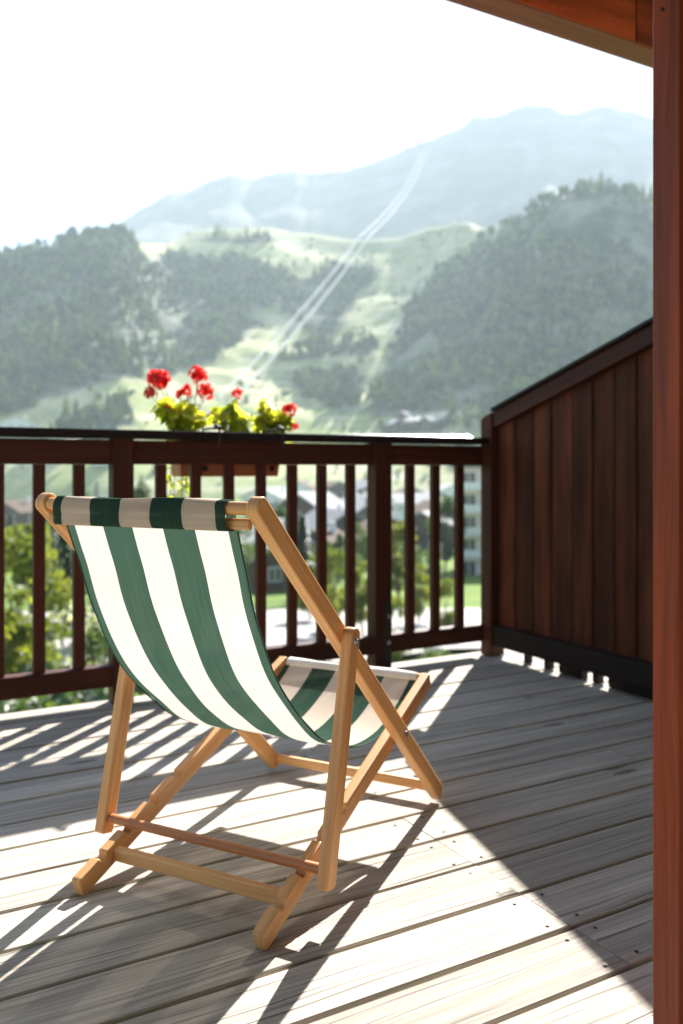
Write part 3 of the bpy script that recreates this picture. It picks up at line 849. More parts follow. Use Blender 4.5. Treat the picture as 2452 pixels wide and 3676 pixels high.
    for k in range(9):
        e = at_v(random.uniform(384, 442), random.uniform(1090, 1215), FV + random.uniform(.02, .12)) - base
        s = Vector((e.x * .4, e.y * .3 + .05, .015)); pts = [Vector((0, 0, 0)), s, Vector((e.x * .9, e.y, e.z * .4)), e]
        st.path(pts, .002, 5)
        for q in range(16):
            f = random.uniform(.15, 1) * (len(pts) - 1); i = min(int(f), len(pts) - 2); P = pts[i].lerp(pts[i + 1], f - i) + Vector((random.gauss(0, .014), random.gauss(0, .014), random.gauss(0, .014)))
            leafdisc(fm if random.random() < .5 else bl, P, Vector((random.gauss(0, 1), random.gauss(0, 1), .6)), random.uniform(.01, .018))
    fm.build('foliage', M['leaf_geranium'], t); bl.build('blossoms', M['cream'], t); st.build('stems', M['stem'], t)
M['cream'] = leafmat('cream_petals', (.72, .66, .42), (.8, .76, .6), .35, 10)
build_flowers()

# ------------------------------------------------------------------ village
def solveY(px, y, lo=YB, hi=1000):
    best = None
    for k in range(400):
        Y = lo + (hi - lo) * k / 399; g = ground(px, Y); yy = HZ - F * (g.z - HC) / Y
        if best is None or abs(yy - y) < best[0]: best = (abs(yy - y), Y)
    return best[1]
M['plaster_white'] = plain('white_plaster', (.8, .78, .74), .85, 0, .6, .1)
M['plaster_pink'] = plain('pinkish_plaster', (.78, .63, .55), .85, 0, .6, .1)
M['plaster_grey'] = plain('grey_plaster', (.62, .63, .63), .85, 0, .6, .1)
M['chalet'] = wood('chalet_boards', (.12, .065, .038), (.06, .033, .022), (.03, .02, .015), .7, .5, 5, .2, .2, .3, .2)
M['chalet_dark'] = wood('dark_chalet_boards', (.06, .038, .027), (.03, .02, .016), (.02, .015, .012), .7, .5, 5, .2, .2, .3, .2)
def roofmat(name, c, rough):
    t = NT(name); co = t.n('ShaderNodeTexCoord').outputs['Object']
    br = t.n('ShaderNodeTexBrick', {'Vector': co, 'Color1': (*c, 1), 'Color2': (*[x * .8 for x in c], 1), 'Mortar': (*[x * .5 for x in c], 1), 'Scale': 1.0, 'Mortar Size': .02, 'Brick Width': .5, 'Row Height': .3})
    return t.end(t.bsdf(br.outputs[0], .85, None, **{'Specular IOR Level': .12}))
M['roof_pale'] = roofmat('pale_stone_roof', (.42, .41, .40), .5)
M['roof_grey'] = roofmat('grey_slate_roof', (.26, .26, .27), .4)
M['roof_brown'] = roofmat('brown_shingle_roof', (.13, .085, .06), .6)
M['glass'] = plain('window_glass', (.03, .04, .05), .12, 0, 3, .05, .8)
M['frame_white'] = plain('white_paint', (.75, .74, .72), .5, 0, 4, .05)
M['balcony_wood'] = wood('balcony_boards', (.16, .085, .045), (.09, .05, .03), (.04, .02, .015), .6, 1, 8, .15, .2, .2, .3)

def house(label, px, Y, w, d, hw, hr, rz, wall, roof, floors=2, cols=3, balcony=True, chimney=True, name='chalet', cat='house', z_off=0):
    g = ground(px, Y)
    r = empty(name, (g.x, g.y, g.z - .3 + z_off), R(rz)); tag(r, label, cat, 'village houses in the valley' if name == 'chalet' else None)
    hx, hy = w / 2, d / 2
    # gable end faces -y: ridge along y
    m = MB()
    for s in (-1, 1):
        q = [(s * hx, -hy, 0), (s * hx, hy, 0), (s * hx, hy, hw), (s * hx, -hy, hw)]
        m.face(q if s > 0 else q[::-1], [(0, 0), (d, 0), (d, hw), (0, hw)])
        q = [(-hx, s * hy, 0), (hx, s * hy, 0), (hx, s * hy, hw), (0, s * hy, hw + hr), (-hx, s * hy, hw)]
        m.face(q if s < 0 else q[::-1], [(0, 0), (w, 0), (w, hw), (w / 2, hw + hr), (0, hw)])
    m.build('wall', M[wall], r)
    m = MB(); ov = .9; th = .28; sl = hr / hx
    for s in (-1, 1):
        x1 = s * (hx + ov); z1 = hw - ov * sl + .05; z0 = hw + hr + .05
        A = [(0, -hy - ov, z0), (x1, -hy - ov, z1), (x1, hy + ov, z1), (0, hy + ov, z0)]
        Bq = [(x, y, z + th) for x, y, z in A]
        fs = [(A[::-1] if s > 0 else A), (Bq if s > 0 else Bq[::-1])]
        for f in fs: m.face(f, [(0, 0)] * 4)
        for k in range(4):
            j = (k + 1) % 4
            if k == 3: continue
            m.face([A[k], A[j], Bq[j], Bq[k]], [(0, 0)] * 4)
    ro = m.build('roof', M[roof], r)
    if chimney:
        m = MB(); m.box(hx * .35 - .4, hx * .35 + .4, hy * .2 - .4, hy * .2 + .4, hw + hr * .45, hw + hr + 1.2, 'z', .02); m.build('chimney', M['plaster_white'], ro)
    fh = hw / floors
    win = None
    for fl in range(floors):
        for c in range(cols):
            x = (c - (cols - 1) / 2) * w / (cols + .2); z = fl * fh + fh * .38
            if win is None:
                m = MB(); m.box(-.75, .75, -.05, .05, 0, 1.45, 'x', .01); win = m.build('window', M['frame_white'], r)
                m = MB()
                for s in (-1, 1): m.box(s * .35 - .29, s * .35 + .29, -.075, -.055, .12, 1.33, 'x', .002)
                m.build('pane', M['glass'], win); wo = win
            else:
                wo = copy_tree(win, r)
            wo.location = (x, -hy - .02, z)
    wo = win
    for c in range(max(2, cols - 1)):                    # side windows
        for s in (-1, 1):
            o = copy_tree(win, r); o.rotation_euler = (0, 0, s * math.pi / 2); o.location = (s * (hx + .02), (c - (cols - 2) / 2) * d / cols, fh * (floors - 1) + fh * .38)
    if balcony:
        for fl in range(1, floors):
            m = MB(); z = fl * fh
            m.box(-hx + .2, hx - .2, -hy - 1.3, -hy + .001, z - .12, z + .03, 'x', .01)
            m.box(-hx + .2, hx - .2, -hy - 1.3, -hy - 1.22, z + .12, z + 1.0, 'x', .01)
            m.build('balcony', M['balcony_wood'], r)
    return r

HOUSES = [
    ('large pale grey chalet with a wide gable on the far left slope', 40, 545, 26, 16, 9, 5, 14, 'plaster_grey', 'roof_pale', 3, 4, True),
    ('white house with a pale roof beside the large grey chalet', 142, 530, 17, 13, 8, 3.5, -20, 'plaster_white', 'roof_pale', 2, 3, True),
    ('small white house on the meadow edge left of the second post', 236, 515, 10, 9, 6, 2.5, 25, 'plaster_white', 'roof_grey', 2, 2, False),
    ('brown chalet with dark shingle roof in front of the large grey chalet', 42, 262, 13, 12, 7, 3.2, -24, 'chalet', 'roof_brown', 2, 3, True),
    ('dark chalet with a grey slate roof behind the tall spruce', 142, 240, 12, 11, 6.5, 3, 18, 'chalet_dark', 'roof_grey', 2, 3, True),
    ('broad white roofed chalet right of the deckchair head bar', 628, 345, 22, 14, 9, 4, -38, 'plaster_white', 'roof_pale', 3, 4, True),
    ('brown gabled chalet under a pale stone roof, seen left of the broad post', 716, 215, 14, 13, 8.5, 4, -30, 'chalet', 'roof_pale', 3, 3, True),
    ('reddish brown chalet high in the village with white window frames', 768, 395, 19, 14, 10, 4.5, 20, 'chalet', 'roof_brown', 3, 4, True),
    ('dark brown chalet with a pale edged roof among yellow green trees', 765, 158, 11, 10, 6, 3, 32, 'chalet_dark', 'roof_grey', 2, 3, True),
    ('chalet with a bright pale roof just left of the railing post with bolts', 830, 245, 13, 12, 8, 3.6, 40, 'chalet_dark', 'roof_pale', 2, 3, True),
    ('white chalet with a pale roof just right of the railing post with bolts', 916, 305, 14, 12, 7.5, 3.5, -42, 'plaster_white', 'roof_pale', 2, 3, True),
    ('long white roofed house behind the slim yellow tree', 972, 292, 17, 12, 8.5, 3.2, 48, 'plaster_white', 'roof_pale', 2, 4, True),
    ('dark wooden barn below the long white roofed house', 985, 190, 10, 9, 5.5, 2.8, -25, 'chalet_dark', 'roof_pale', 2, 2, False),
    ('low brown chalet with white eaves beside the pale road', 622, 88, 8, 8, 4.2, 2.0, 34, 'chalet', 'roof_pale', 1, 2, False),
    ('pale chalet above the valley road, far behind the rail to the right', 1035, 410, 16, 13, 9, 4, 10, 'plaster_white', 'roof_pale', 3, 3, True),
]
HOUSES += [
    ('small brown chalet between the far left baluster and the grey chalet', 88, 330, 12, 11, 7, 3.2, 30, 'chalet', 'roof_grey', 2, 3, True),
    ('dark chalet seen low through the gap left of the slim yellow tree', 880, 130, 9, 9, 5, 2.6, 15, 'chalet_dark', 'roof_brown', 2, 2, False),
    ('brown chalet with a grey roof above the dark brown pale edged chalet', 800, 320, 15, 13, 8, 3.6, -15, 'chalet', 'roof_grey', 3, 3, True),
    ('grey roofed chalet far up between the reddish chalet and the bolted post', 845, 445, 18, 14, 9, 4, 35, 'chalet_dark', 'roof_grey', 3, 3, True),
    ('white chalet with a brown roof far up right of the broad white roofed chalet', 690, 440, 17, 14, 9, 4, -12, 'plaster_white', 'roof_brown', 3, 3, True),
    ('brown roofed house near the apartment block, behind the tall grey green tree', 1000, 240, 12, 11, 7, 3.2, 25, 'plaster_white', 'roof_brown', 2, 3, True),
    ('dark shingled chalet far up beside the white chalet right of the bolted post', 938, 400, 16, 13, 8, 3.6, 12, 'chalet_dark', 'roof_brown', 3, 3, True),
    ('small dark hay barn below the brown gabled chalet', 742, 128, 7, 7, 3.8, 2.2, -20, 'chalet_dark', 'roof_brown', 1, 2, False),
]
for h in HOUSES: house(*h)
for lab, px, y, w_, d_, rz, rf in [
    ('white roofed hamlet house on the slope, lowest and farthest left of five', 905, 992, 13, 10, 30, 'roof_pale'),
    ('topmost pale roofed house of the hamlet under the dark wood', 930, 972, 12, 10, -35, 'roof_pale'),
    ('middle house of the hamlet with the broadest bright roof', 958, 985, 17, 11, 55, 'roof_pale'),
    ('hamlet house with a grey roof between the broad roof and the small hut', 988, 986, 12, 10, -50, 'roof_grey'),
    ('small white hut at the right end of the hamlet', 1017, 978, 8, 7, 40, 'roof_pale')]:
    Y = solveY(px, y, 490, 900); house(lab, px, Y, w_, d_, 5.5, 3, rz, 'chalet', rf, 2, 2, False, True)

def apartment():
    g = ground(1150, 118); w, d, h, n = 12.5, 12, 14.6, 5
    r = empty('apartment_block', (g.x, g.y, g.z - .3), R(-8)); tag(r, 'tall pinkish white apartment block with stacked balconies next to the screen', 'building')
    m = MB(); m.box(-w / 2, w / 2, -d / 2, d / 2, 0, h, 'z', .02); m.build('wall', M['plaster_pink'], r)
    m = MB(); m.box(-w / 2 - .5, w / 2 + .5, -d / 2 - .6, d / 2 + .5, h + .002, h + .35, 'x', .02); m.build('roof', M['roof_grey'], r)
    m = MB(); m.box(-w / 2 - .02, -w / 2 + .9, -d / 2 - .12, -d / 2 - .002, 0, h, 'z', .01); m.build('corner_pilaster', M['plaster_white'], r)
    win = None; bal = None
    for fl in range(n):
        z = fl * h / n
        for c in range(4):
            x = -w / 2 + 1.9 + c * 2.9
            if win is None:
                m = MB(); m.box(-.9, .9, -.05, .05, 0, 2.0, 'x', .01); win = m.build('window', M['frame_white'], r); o = win
                m = MB()
                for s in (-1, 1): m.box(s * .42 - .36, s * .42 + .36, -.075, -.055, .1, 1.9, 'x', .002)
                m.build('pane', M['glass'], win)
            else: o = copy_tree(win, r)
            o.location = (x, -d / 2 - .02, z + .35)
        for c in range(3):
            o = copy_tree(win, r); o.rotation_euler = (0, 0, -math.pi / 2); o.location = (-w / 2 - .02, -d / 2 + 2.4 + c * 3.4, z + .35)
        if fl:
            if bal is None:
                m = MB(); m.box(-w / 2 + 1, w / 2, -1.5, -.121, -.15, .02, 'x', .01); m.box(-w / 2 + 1, w / 2, -1.5, -1.42, .1, 1.0, 'x', .01)
                for k in range(3): m.box(-w / 2 + 1 + k * (w - 1.2) / 2, -w / 2 + 1.2 + k * (w - 1.2) / 2, -1.4, -1.2, .021, h / n - .16, 'z', .01)
                bal = m.build('balcony', M['plaster_white'], r); o = bal
            else: o = bal.copy(); COL.objects.link(o); o.parent = r
            o.location = (0, -d / 2, z)
apartment()

# road and verge
def strip(name, label, pts_lo, pts_hi, mat, dz):
    vs = []; fs = []
    for (x0, y0), (x1, y1) in zip(pts_lo, pts_hi):
        for k in range(5):
            t = k / 4; X = x0 + (x1 - x0) * t; Y = y0 + (y1 - y0) * t; vs.append((X, Y, terrain(X, Y) + dz))
    n = len(pts_lo)
    for i in range(n - 1):
        for k in range(4): a = i * 5 + k; fs.append((a, a + 5, a + 6, a + 1))
    me = bpy.data.meshes.new(name); me.from_pydata(vs, [], fs); me.materials.append(mat); me.update(); me.flip_normals()
    o = bpy.data.objects.new(name, me); COL.objects.link(o); tag(o, label, None, None, 'structure')
M['road'] = plain('pale_gravel_road', (.34, .32, .29), .9, 0, .8, .4)
xs = [-75 + 5 * k for k in range(31)]
strip('road', 'wide pale gravel road passing below the balcony', [(x, 35.5 + 2 * math.sin(x * .05) + (3 if x > 0 else 0)) for x in xs], [(x, 58 + 2.5 * math.sin(x * .045 + 1)) for x in xs], M['road'], .28)

# ------------------------------------------------------------------ trees near the balcony and in the village
M['bark'] = plain('tree_bark', (.09, .065, .045), .9, 0, 5, .3, .2, .4)
M['leaf_bright'] = leafmat('bright_leaves', (.07, .105, .016), (.24, .24, .045), .5, .7)
M['leaf_mid'] = leafmat('mid_green_leaves', (.035, .075, .016), (.11, .145, .03), .4, .6)
M['needle'] = leafmat('dark_needles', (.018, .04, .018), (.05, .085, .03), .2, .6)
M['leaf_white'] = leafmat('white_blossom', (.62, .6, .5), (.75, .74, .68), .35, 3)
def leafquads(m, centers, size, flat=.3, mi=0):
    for P in centers:
        n = Vector((random.gauss(0, 1), random.gauss(0, 1), random.gauss(flat, 1))).normalized()
        ex = n.orthogonal().normalized(); ey = n.cross(ex); a = random.random() * 6.28
        e1 = ex * math.cos(a) + ey * math.sin(a); e2 = n.cross(e1); s = size * random.uniform(.6, 1.3)
        m.face([P - e1 * s, P - e2 * s * .45 + n * s * .1, P + e1 * s, P + e2 * s * .45 + n * s * .1], [(0, 0)] * 4, mi)
def broadleaf(seed, n, leaf, slim=1.0, size=.024):
    """unit tree: height 1, crown radius about .33*slim"""
    random.seed(seed); tr = MB(); cr = MB()
    tr.path([(0, 0, -.03), (.005, .003, .15), (.012, -.006, .35), (0, .01, .62)], [.022, .017, .012, .004], 8)
    blobs = []
    for k in range(20):
        a = random.random() * 6.28; z = random.uniform(.25, .92); rr = .30 * slim * math.sin(math.pi * min(1, (z - .12) / .86)) ** .7
        c = Vector((math.cos(a) * rr * random.uniform(.35, 1), math.sin(a) * rr * random.uniform(.35, 1), z)); b = random.uniform(.075, .14) * (slim ** .5)
        blobs.append((c, b))
        if k < 11: tr.path([(0, 0, c.z * .45), Vector((c.x * .5, c.y * .5, c.z * .72)), c], [.009, .006, .002], 5)
    pts = []
    tot = sum(b ** 2 for _, b in blobs)
    for c, b in blobs:
        for q in range(int(n * b ** 2 / tot)):
            d = Vector((random.gauss(0, 1), random.gauss(0, 1), random.gauss(0, 1))).normalized() * random.random() ** .4
            pts.append(c + Vector((d.x * b, d.y * b, d.z * b * .8)))
    leafquads(cr, pts, size)
    return tr, cr, leaf
def spruce(seed, n, leaf):
    random.seed(seed); tr = MB(); cr = MB()
    tr.path([(0, 0, -.03), (0, 0, .5), (0, 0, .98)], [.018, .011, .002], 8)
    tiers = 22
    for k in range(tiers):
        z = .08 + .88 * k / tiers; rad = .24 * (1 - (z - .02)) ** .9 * random.uniform(.8, 1.12); nb = 7 if k < 15 else 5
        for q in range(nb):
            a = random.random() * 6.28; L = rad * random.uniform(.75, 1.1)
            for s in range(int(n / (tiers * nb))):
                t = random.random() ** .7; P = Vector((math.cos(a) * L * t, math.sin(a) * L * t, z - .08 * t * t * (1 + .5 * (1 - z)) + random.gauss(0, .006)))
                P += Vector((random.gauss(0, .012), random.gauss(0, .012), 0))
                ex = Vector((math.cos(a), math.sin(a), -.35)) * .02 + Vector((random.gauss(0, .006), random.gauss(0, .006), random.gauss(0, .004))); ey = Vector((-math.sin(a), math.cos(a), random.gauss(0, .3))) * .008
                cr.face([P - ex, P - ey, P + ex, P + ey], [(0, 0)] * 4)
    return tr, cr, leaf
def bush(seed, n, leaf):
    random.seed(seed); tr = MB(); cr = MB(); pts = []
    for k in range(9):
        a = random.random() * 6.28; r_ = random.uniform(.1, .4); c = Vector((math.cos(a) * r_, math.sin(a) * r_, random.uniform(.3, .72)))
        tr.path([(0, 0, -.05), (c.x * .4, c.y * .4, c.z * .5), c], [.02, .014, .004], 5); b = random.uniform(.16, .28)
        for q in range(n // 9):
            d = Vector((random.gauss(0, 1), random.gauss(0, 1), random.gauss(0, 1))).normalized() * random.random() ** .4
            P = c + d * b; P.z = abs(P.z); pts.append(P)
    leafquads(cr, pts, .035); return tr, cr, leaf
PROTO = {}
def place_tree(kind, px, Y, top_px, label, spread=1.0, name='tree', cat='tree', group='trees between the balcony and the village', rot=None):
    g = ground(px, Y); ztop = HC - (top_px - HZ) / F * Y; h = ztop - g.z
    key = kind
    if key not in PROTO:
        tr, cr, leaf = {'bright1': lambda: broadleaf(11, 3600, 'leaf_bright'), 'bright2': lambda: broadleaf(12, 3600, 'leaf_bright', .8), 'slim': lambda: broadleaf(13, 2800, 'leaf_bright', .5),
                        'mid1': lambda: broadleaf(14, 3600, 'leaf_mid'), 'mid2': lambda: broadleaf(15, 3600, 'leaf_mid', 1.2),
                        'spruce1': lambda: spruce(16, 5200, 'needle'), 'spruce2': lambda: spruce(17, 5200, 'needle'),
                        'bush1': lambda: bush(18, 1800, 'leaf_mid'), 'bush2': lambda: bush(19, 1800, 'needle'), 'bushw': lambda: bush(20, 900, 'leaf_mid')}[kind]()
        r = empty(name); tr.build('trunk' if 'bush' not in kind else 'stems', M['bark'], r); cr.build('crown' if 'bush' not in kind else 'foliage', M[leaf], r)
        PROTO[key] = r
    else:
        r = copy_tree(PROTO[key]); r.name = name
    r.location = g; r.scale = (h * spread, h * spread, h); r.rotation_euler = (0, 0, random.random() * 6.28 if rot is None else rot)
    tag(r, label, cat, group)
    return r
T = [
    ('spruce1', 150, 44, 1172, 'dark spruce rising behind the second and third balusters from the left', .95, 'spruce_tree'),
    ('spruce2', 238, 40, 1150, 'broad dark spruce standing behind the left railing post', 1.1, 'spruce_tree'),
    ('bright1', 40, 30, 1215, 'yellow green broadleaf tree at the far left behind the railing', 1.0, 'broadleaf_tree'),
    ('bright2', 18, 24, 1330, 'low bright leafy tree filling the bottom left gap of the railing', 1.2, 'broadleaf_tree'),
    ('slim', 72, 56, 1170, 'slim yellow green tree beside the far left broadleaf tree', 1.2, 'broadleaf_tree'),
    ('mid1', 330, 92, 1092, 'pale green tree just right of the left railing post', 1.0, 'broadleaf_tree'),
    ('bright1', 412, 75, 1135, 'sunlit tree under the left end of the flower trough', .9, 'broadleaf_tree'),
    ('mid2', 500, 60, 1140, 'wide green tree below the flower trough', 1.0, 'broadleaf_tree'),
    ('spruce1', 694, 66, 1165, 'dark spruce between the brown gabled chalet and the chair rail', 1.0, 'spruce_tree'),
    ('mid1', 650, 100, 1150, 'mid green tree in front of the broad white roofed chalet', 1.0, 'broadleaf_tree'),
    ('bright2', 712, 52, 1265, 'yellow green tree right of the low brown chalet', .9, 'broadleaf_tree'),
    ('bright1', 768, 46, 1262, 'yellow green tree below the dark brown pale edged chalet', .8, 'broadleaf_tree'),
    ('mid1', 776, 100, 1215, 'green tree standing close to the dark brown pale edged chalet', .8, 'broadleaf_tree'),
    ('bright2', 832, 44, 1275, 'bright leafy tree just left of the railing post with bolts', .8, 'broadleaf_tree'),
    ('mid2', 826, 110, 1195, 'dark green tree under the bright pale roof left of the bolted post', .7, 'broadleaf_tree'),
    ('slim', 914, 62, 1168, 'tall slim yellow tree just right of the bolted railing post', 1.0, 'broadleaf_tree'),
    ('bright1', 905, 34, 1370, 'low bright tree at the foot of the slim yellow tree', .8, 'broadleaf_tree'),
    ('bright2', 962, 50, 1285, 'yellow green tree seen between the last three balusters', .9, 'broadleaf_tree'),
    ('mid1', 1022, 105, 1125, 'tall grey green tree left of the apartment block', .75, 'broadleaf_tree'),
    ('bright1', 1022, 42, 1330, 'bright leafy tree in front of the apartment block', .8, 'broadleaf_tree'),
    ('mid1', 1060, 100, 1290, 'small green tree at the foot of the apartment block', .9, 'broadleaf_tree'),
    ('spruce2', 222, 470, 1100, 'tiny dark conifer alone on the far meadow left of the railing post', 1.0, 'spruce_tree'),
    ('mid2', 850, 330, 1120, 'round tree beside the chalet with a bright pale roof', .8, 'broadleaf_tree'),
    ('mid1', 735, 300, 1130, 'tree between the brown gabled chalet and the reddish chalet', .9, 'broadleaf_tree'),
    ('bright2', 668, 230, 1170, 'tree to the left of the brown gabled chalet', .9, 'broadleaf_tree'),
    ('mid2', 945, 230, 1165, 'tree under the white chalet right of the bolted post', .8, 'broadleaf_tree'),
    ('spruce2', 845, 200, 1130, 'dark spruce behind the bolted railing post', .9, 'spruce_tree'),
    ('spruce1', 745, 240, 1128, 'dark spruce beside the brown gabled chalet', .9, 'spruce_tree'),
    ('spruce1', 798, 190, 1140, 'dark spruce right of the dark brown pale edged chalet', .9, 'spruce_tree'),
    ('spruce2', 1000, 150, 1160, 'dark spruce by the dark wooden barn', .8, 'spruce_tree'),
    ('spruce1', 948, 130, 1195, 'dark spruce next to the slim yellow tree', .8, 'spruce_tree'),
    ('spruce2', 1068, 170, 1140, 'dark spruce seen against the apartment block', .7, 'spruce_tree'),
    ('spruce1', 660, 130, 1180, 'dark spruce left of the big spruce by the chair rail', .8, 'spruce_tree'),
    ('spruce2', 25, 120, 1175, 'dark spruce at the far left edge behind the broadleaf tree', .9, 'spruce_tree'),
    ('spruce1', 120, 100, 1190, 'dark spruce behind the second baluster, farther than the big one', .9, 'spruce_tree'),
    ('mid2', 740, 84, 1240, 'dark green tree left of the green tree by the pale edged chalet', .9, 'broadleaf_tree'),
    ('mid2', 690, 90, 1275, 'round green tree between the road and the low brown chalet', 1.1, 'broadleaf_tree'),
    ('mid2', 800, 70, 1265, 'round dark tree behind the bright trees left of the bolted post', 1.0, 'broadleaf_tree'),
    ('mid2', 985, 80, 1255, 'round dark tree behind the yellow green tree between the last balusters', 1.0, 'broadleaf_tree'),
    ('mid2', 935, 90, 1240, 'dark tree behind the slim yellow tree', 1.0, 'broadleaf_tree'),
    ('mid1', 600, 200, 1160, 'tree just right of the deckchair head seen through the rail', 1.0, 'broadleaf_tree'),
    ('mid1', 100, 190, 1165, 'tree in front of the brown chalet at far left', .9, 'broadleaf_tree'),
    ('mid2', 190, 300, 1120, 'tree between the white house and the small white house', .7, 'broadleaf_tree'),
]
for k, px, Y, tp, lab, sp, nm in T: place_tree(k, px, Y, tp, lab, sp, nm)
for k, px, Y, tp, lab, sp in [
    ('bush1', 30, 16, 1520, 'leafy bush low behind the left bottom rail', 1.5), ('bush2', 120, 14, 1590, 'dark green bush right below the deck edge at left', 1.8),
    ('bush2', 222, 20, 1480, 'dark bush at the foot of the left railing post', 1.3), ('bush1', 160, 20, 1520, 'leafy green bush between the second and third balusters', 1.2),
    ('bush1', 1010, 30, 1470, 'leafy bush between the last balusters below the pale road', 1.2), ('bush2', 700, 32, 1480, 'dark bush beside the road behind the seat of the deckchair', 1.4),
    ('bush2', 1000, 16, 1490, 'dark bush low behind the right bottom rail', 1.3), ('bush1', 940, 18, 1500, 'leafy bush below the right bottom rail by the bolted post', 1.2),
    ('bush2', 60, 70, 1385, 'round bush across the pale road at far left', 1.2), ('bush1', 800, 66, 1390, 'round bush across the pale road near the bolted post', 1.4)]:
    place_tree(k, px, Y, tp, lab, sp, 'bush', 'bush', 'bushes below the balcony')
b = place_tree('bushw', 228, 26, 1372, 'bush with white blossoms and one red bloom behind the third baluster', .55, 'flowering_bush', 'bush', None)
m = MB(); random.seed(5)
pts = [Vector((random.uniform(-.4, .4), random.uniform(-.4, -.1), random.uniform(.3, .95))) for _ in range(10)]
leafquads(m, [p + Vector((random.gauss(0, .07), random.gauss(0, .07), random.gauss(0, .05))) for p in pts for _ in range(40)], .04)
m.build('blossoms', M['leaf_white'], b)
m = MB(); leafquads(m, [Vector((-.35 + random.gauss(0, .06), -.35 + random.gauss(0, .06), .97 + random.gauss(0, .04))) for _ in range(60)], .05); m.build('red_bloom', M['petal'], b)
# single trees before the hamlet on the slope, lighter than the wood behind
for i, (k, px, y, hh, lab) in enumerate([('mid1', 1040, 990, 62, 'light green tree right of the small hut of the hamlet'), ('mid2', 1075, 992, 66, 'rounded light tree second from the screen corner above the rail'), ('mid1', 1105, 992, 58, 'light green tree just left of the screen corner above the rail'), ('mid2', 1008, 994, 30, 'small tree below the small hut of the hamlet'), ('mid1', 875, 992, 34, 'small tree at the left end of the hamlet')]):
    Y = solveY(px, y, 490, 900); place_tree(k, px, Y, y - hh, lab, .8, 'broadleaf_tree', 'tree', 'trees round the hamlet')

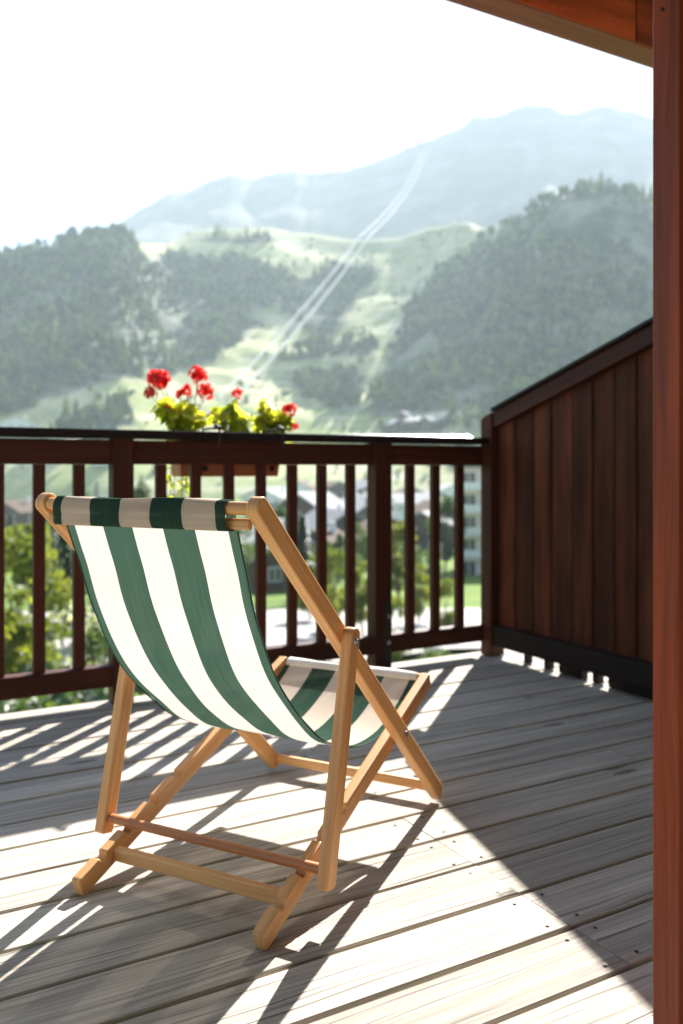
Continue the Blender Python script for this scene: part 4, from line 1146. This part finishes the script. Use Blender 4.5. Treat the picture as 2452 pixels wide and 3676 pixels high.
# ------------------------------------------------------------------ ropeway
M['cable'] = plain('pale_steel_rope', (.62, .62, .6), .95, 0, 1, .03, .02)  # pale tone and swollen ropes imitate sun glint on thin cables
M['pylon'] = plain('grey_pylon_paint', (.5, .52, .53), .5, .3, 1, .05)
def aim(px, py, Y): return Vector((px2a(px) * Y, Y, HC + py2e(py) * Y))
def ropeway():
    P0, P1, P2 = aim(520, 915, 640), aim(838, 541, 1170), aim(978, 343, 2330)
    for s, lab in ((-1, 'pale ropeway cable climbing the valley side, left of the pair'), (1, 'pale ropeway cable climbing the valley side, right of the pair')):
        o = Vector((s * 6.2, 0, 0)); pts = []; n = 26
        for A, B, sag in ((P0, P1, 7), (P1, P2, 24)):
            for k in range(n):
                t = k / n; pts.append(A.lerp(B, t) + o - Vector((0, 0, sag * 4 * t * (1 - t))))
        pts.append(P2 + o)
        m = MB(); m.path(pts, [.85 if p.y < 1170 else .65 + .3 * (2330 - p.y) / 1160 for p in pts], 8)
        ob = m.build('ropeway_cable', M['cable']); tag(ob, lab, 'cable', 'twin ropeway cables')
    for P, lab in ((P1, 'grey ropeway pylon on the crest of the meadow'), (P0, 'grey ropeway pylon at the foot of the meadow behind the flowers')):
        gz = terrain(P.x, P.y); r = empty('ropeway_pylon', (P.x, P.y, gz)); tag(r, lab, 'pylon', 'ropeway pylons')
        h = max(6, P.z - gz)
        m = MB(); m.tube((0, 0, -2), (0, 0, h + .5), 1.1, 12, .6); m.build('mast', M['pylon'], r)
        m = MB(); m.box(-8, 8, -.5, .5, h - 2.2, h - 1.2, 'x', .05); m.build('cross_arm', M['pylon'], r)
    # ski lift along the edge of the right hand wood
    A, B = aim(884, 812, 820), aim(1066, 507, 1050)
    pts = [A.lerp(B, k / 20) - Vector((0, 0, 6 * 4 * (k / 20) * (1 - k / 20) - 10)) for k in range(21)]
    m = MB(); m.path(pts, .38, 8); ob = m.build('ski_lift_cable', M['cable']); tag(ob, 'thin pale ski lift cable along the edge of the dark wood', 'cable')
    g = ground(1068, 1040); r = empty('lift_hut', g, R(20)); tag(r, 'small white lift hut on the skyline of the meadow beside the wood', 'hut')
    m = MB(); m.box(-5, 5, -4, 4, -1, 6, 'z', .05); m.build('wall', M['plaster_white'], r)
    m = MB(); m.box(-6, 6, -5, 5, 6.01, 7, 'x', .05); m.build('roof', M['roof_pale'], r)
ropeway()

# ------------------------------------------------------------------ world, sun, haze
SUN_DIR = Vector((.303 * .814, .953 * .814, .581)).normalized()
w = bpy.data.worlds.new('World'); sc.world = w; w.use_nodes = True
nt = w.node_tree; bg = nt.nodes['Background']
sky = nt.nodes.new('ShaderNodeTexSky'); sky.sky_type = 'NISHITA'; sky.sun_disc = False
sky.sun_elevation = R(35.5); sky.sun_rotation = math.atan2(.303, .953); sky.altitude = 1200; sky.dust_density = .7
nt.links.new(sky.outputs[0], bg.inputs[0]); bg.inputs[1].default_value = .05
sl = bpy.data.lights.new('sun', 'SUN'); sl.energy = 5.0; sl.angle = R(.53); sl.color = (1, .96, .90)
so = bpy.data.objects.new('sun', sl); COL.objects.link(so); so.rotation_euler = SUN_DIR.to_track_quat('Z', 'Y').to_euler(); so.location = SUN_DIR * 50

def build_haze(dens):
    m = MB(); m.box(-2700, 2700, -70, 3350, -60, 1110, 'y', .01)
    t = NT('haze_air')
    v = t.n('ShaderNodeVolumePrincipled', {'Color': (.76, .885, 1.0, 1), 'Density': dens, 'Anisotropy': 0.0})
    t.t.links.new(v.outputs[0], t.out.inputs['Volume'])
    o = m.build('haze', t.m); tag(o, 'pale sunlit haze filling the valley air', 'haze', None, 'stuff')
build_haze(.00025)

sc.view_settings.view_transform = 'Standard'; sc.view_settings.look = 'None'; sc.view_settings.gamma = 1; sc.view_settings.use_curve_mapping = False
sc.view_settings.exposure = 2.28
sc.render.engine = 'CYCLES'
cy = sc.cycles
cy.use_denoising = True; cy.denoiser = 'OPENIMAGEDENOISE'; cy.denoising_input_passes = 'RGB_ALBEDO_NORMAL'
cy.max_bounces = 8; cy.diffuse_bounces = 4; cy.glossy_bounces = 3; cy.transmission_bounces = 6; cy.volume_bounces = 1; cy.transparent_max_bounces = 12
cy.sample_clamp_indirect = 8; cy.caustics_reflective = False; cy.caustics_refractive = False
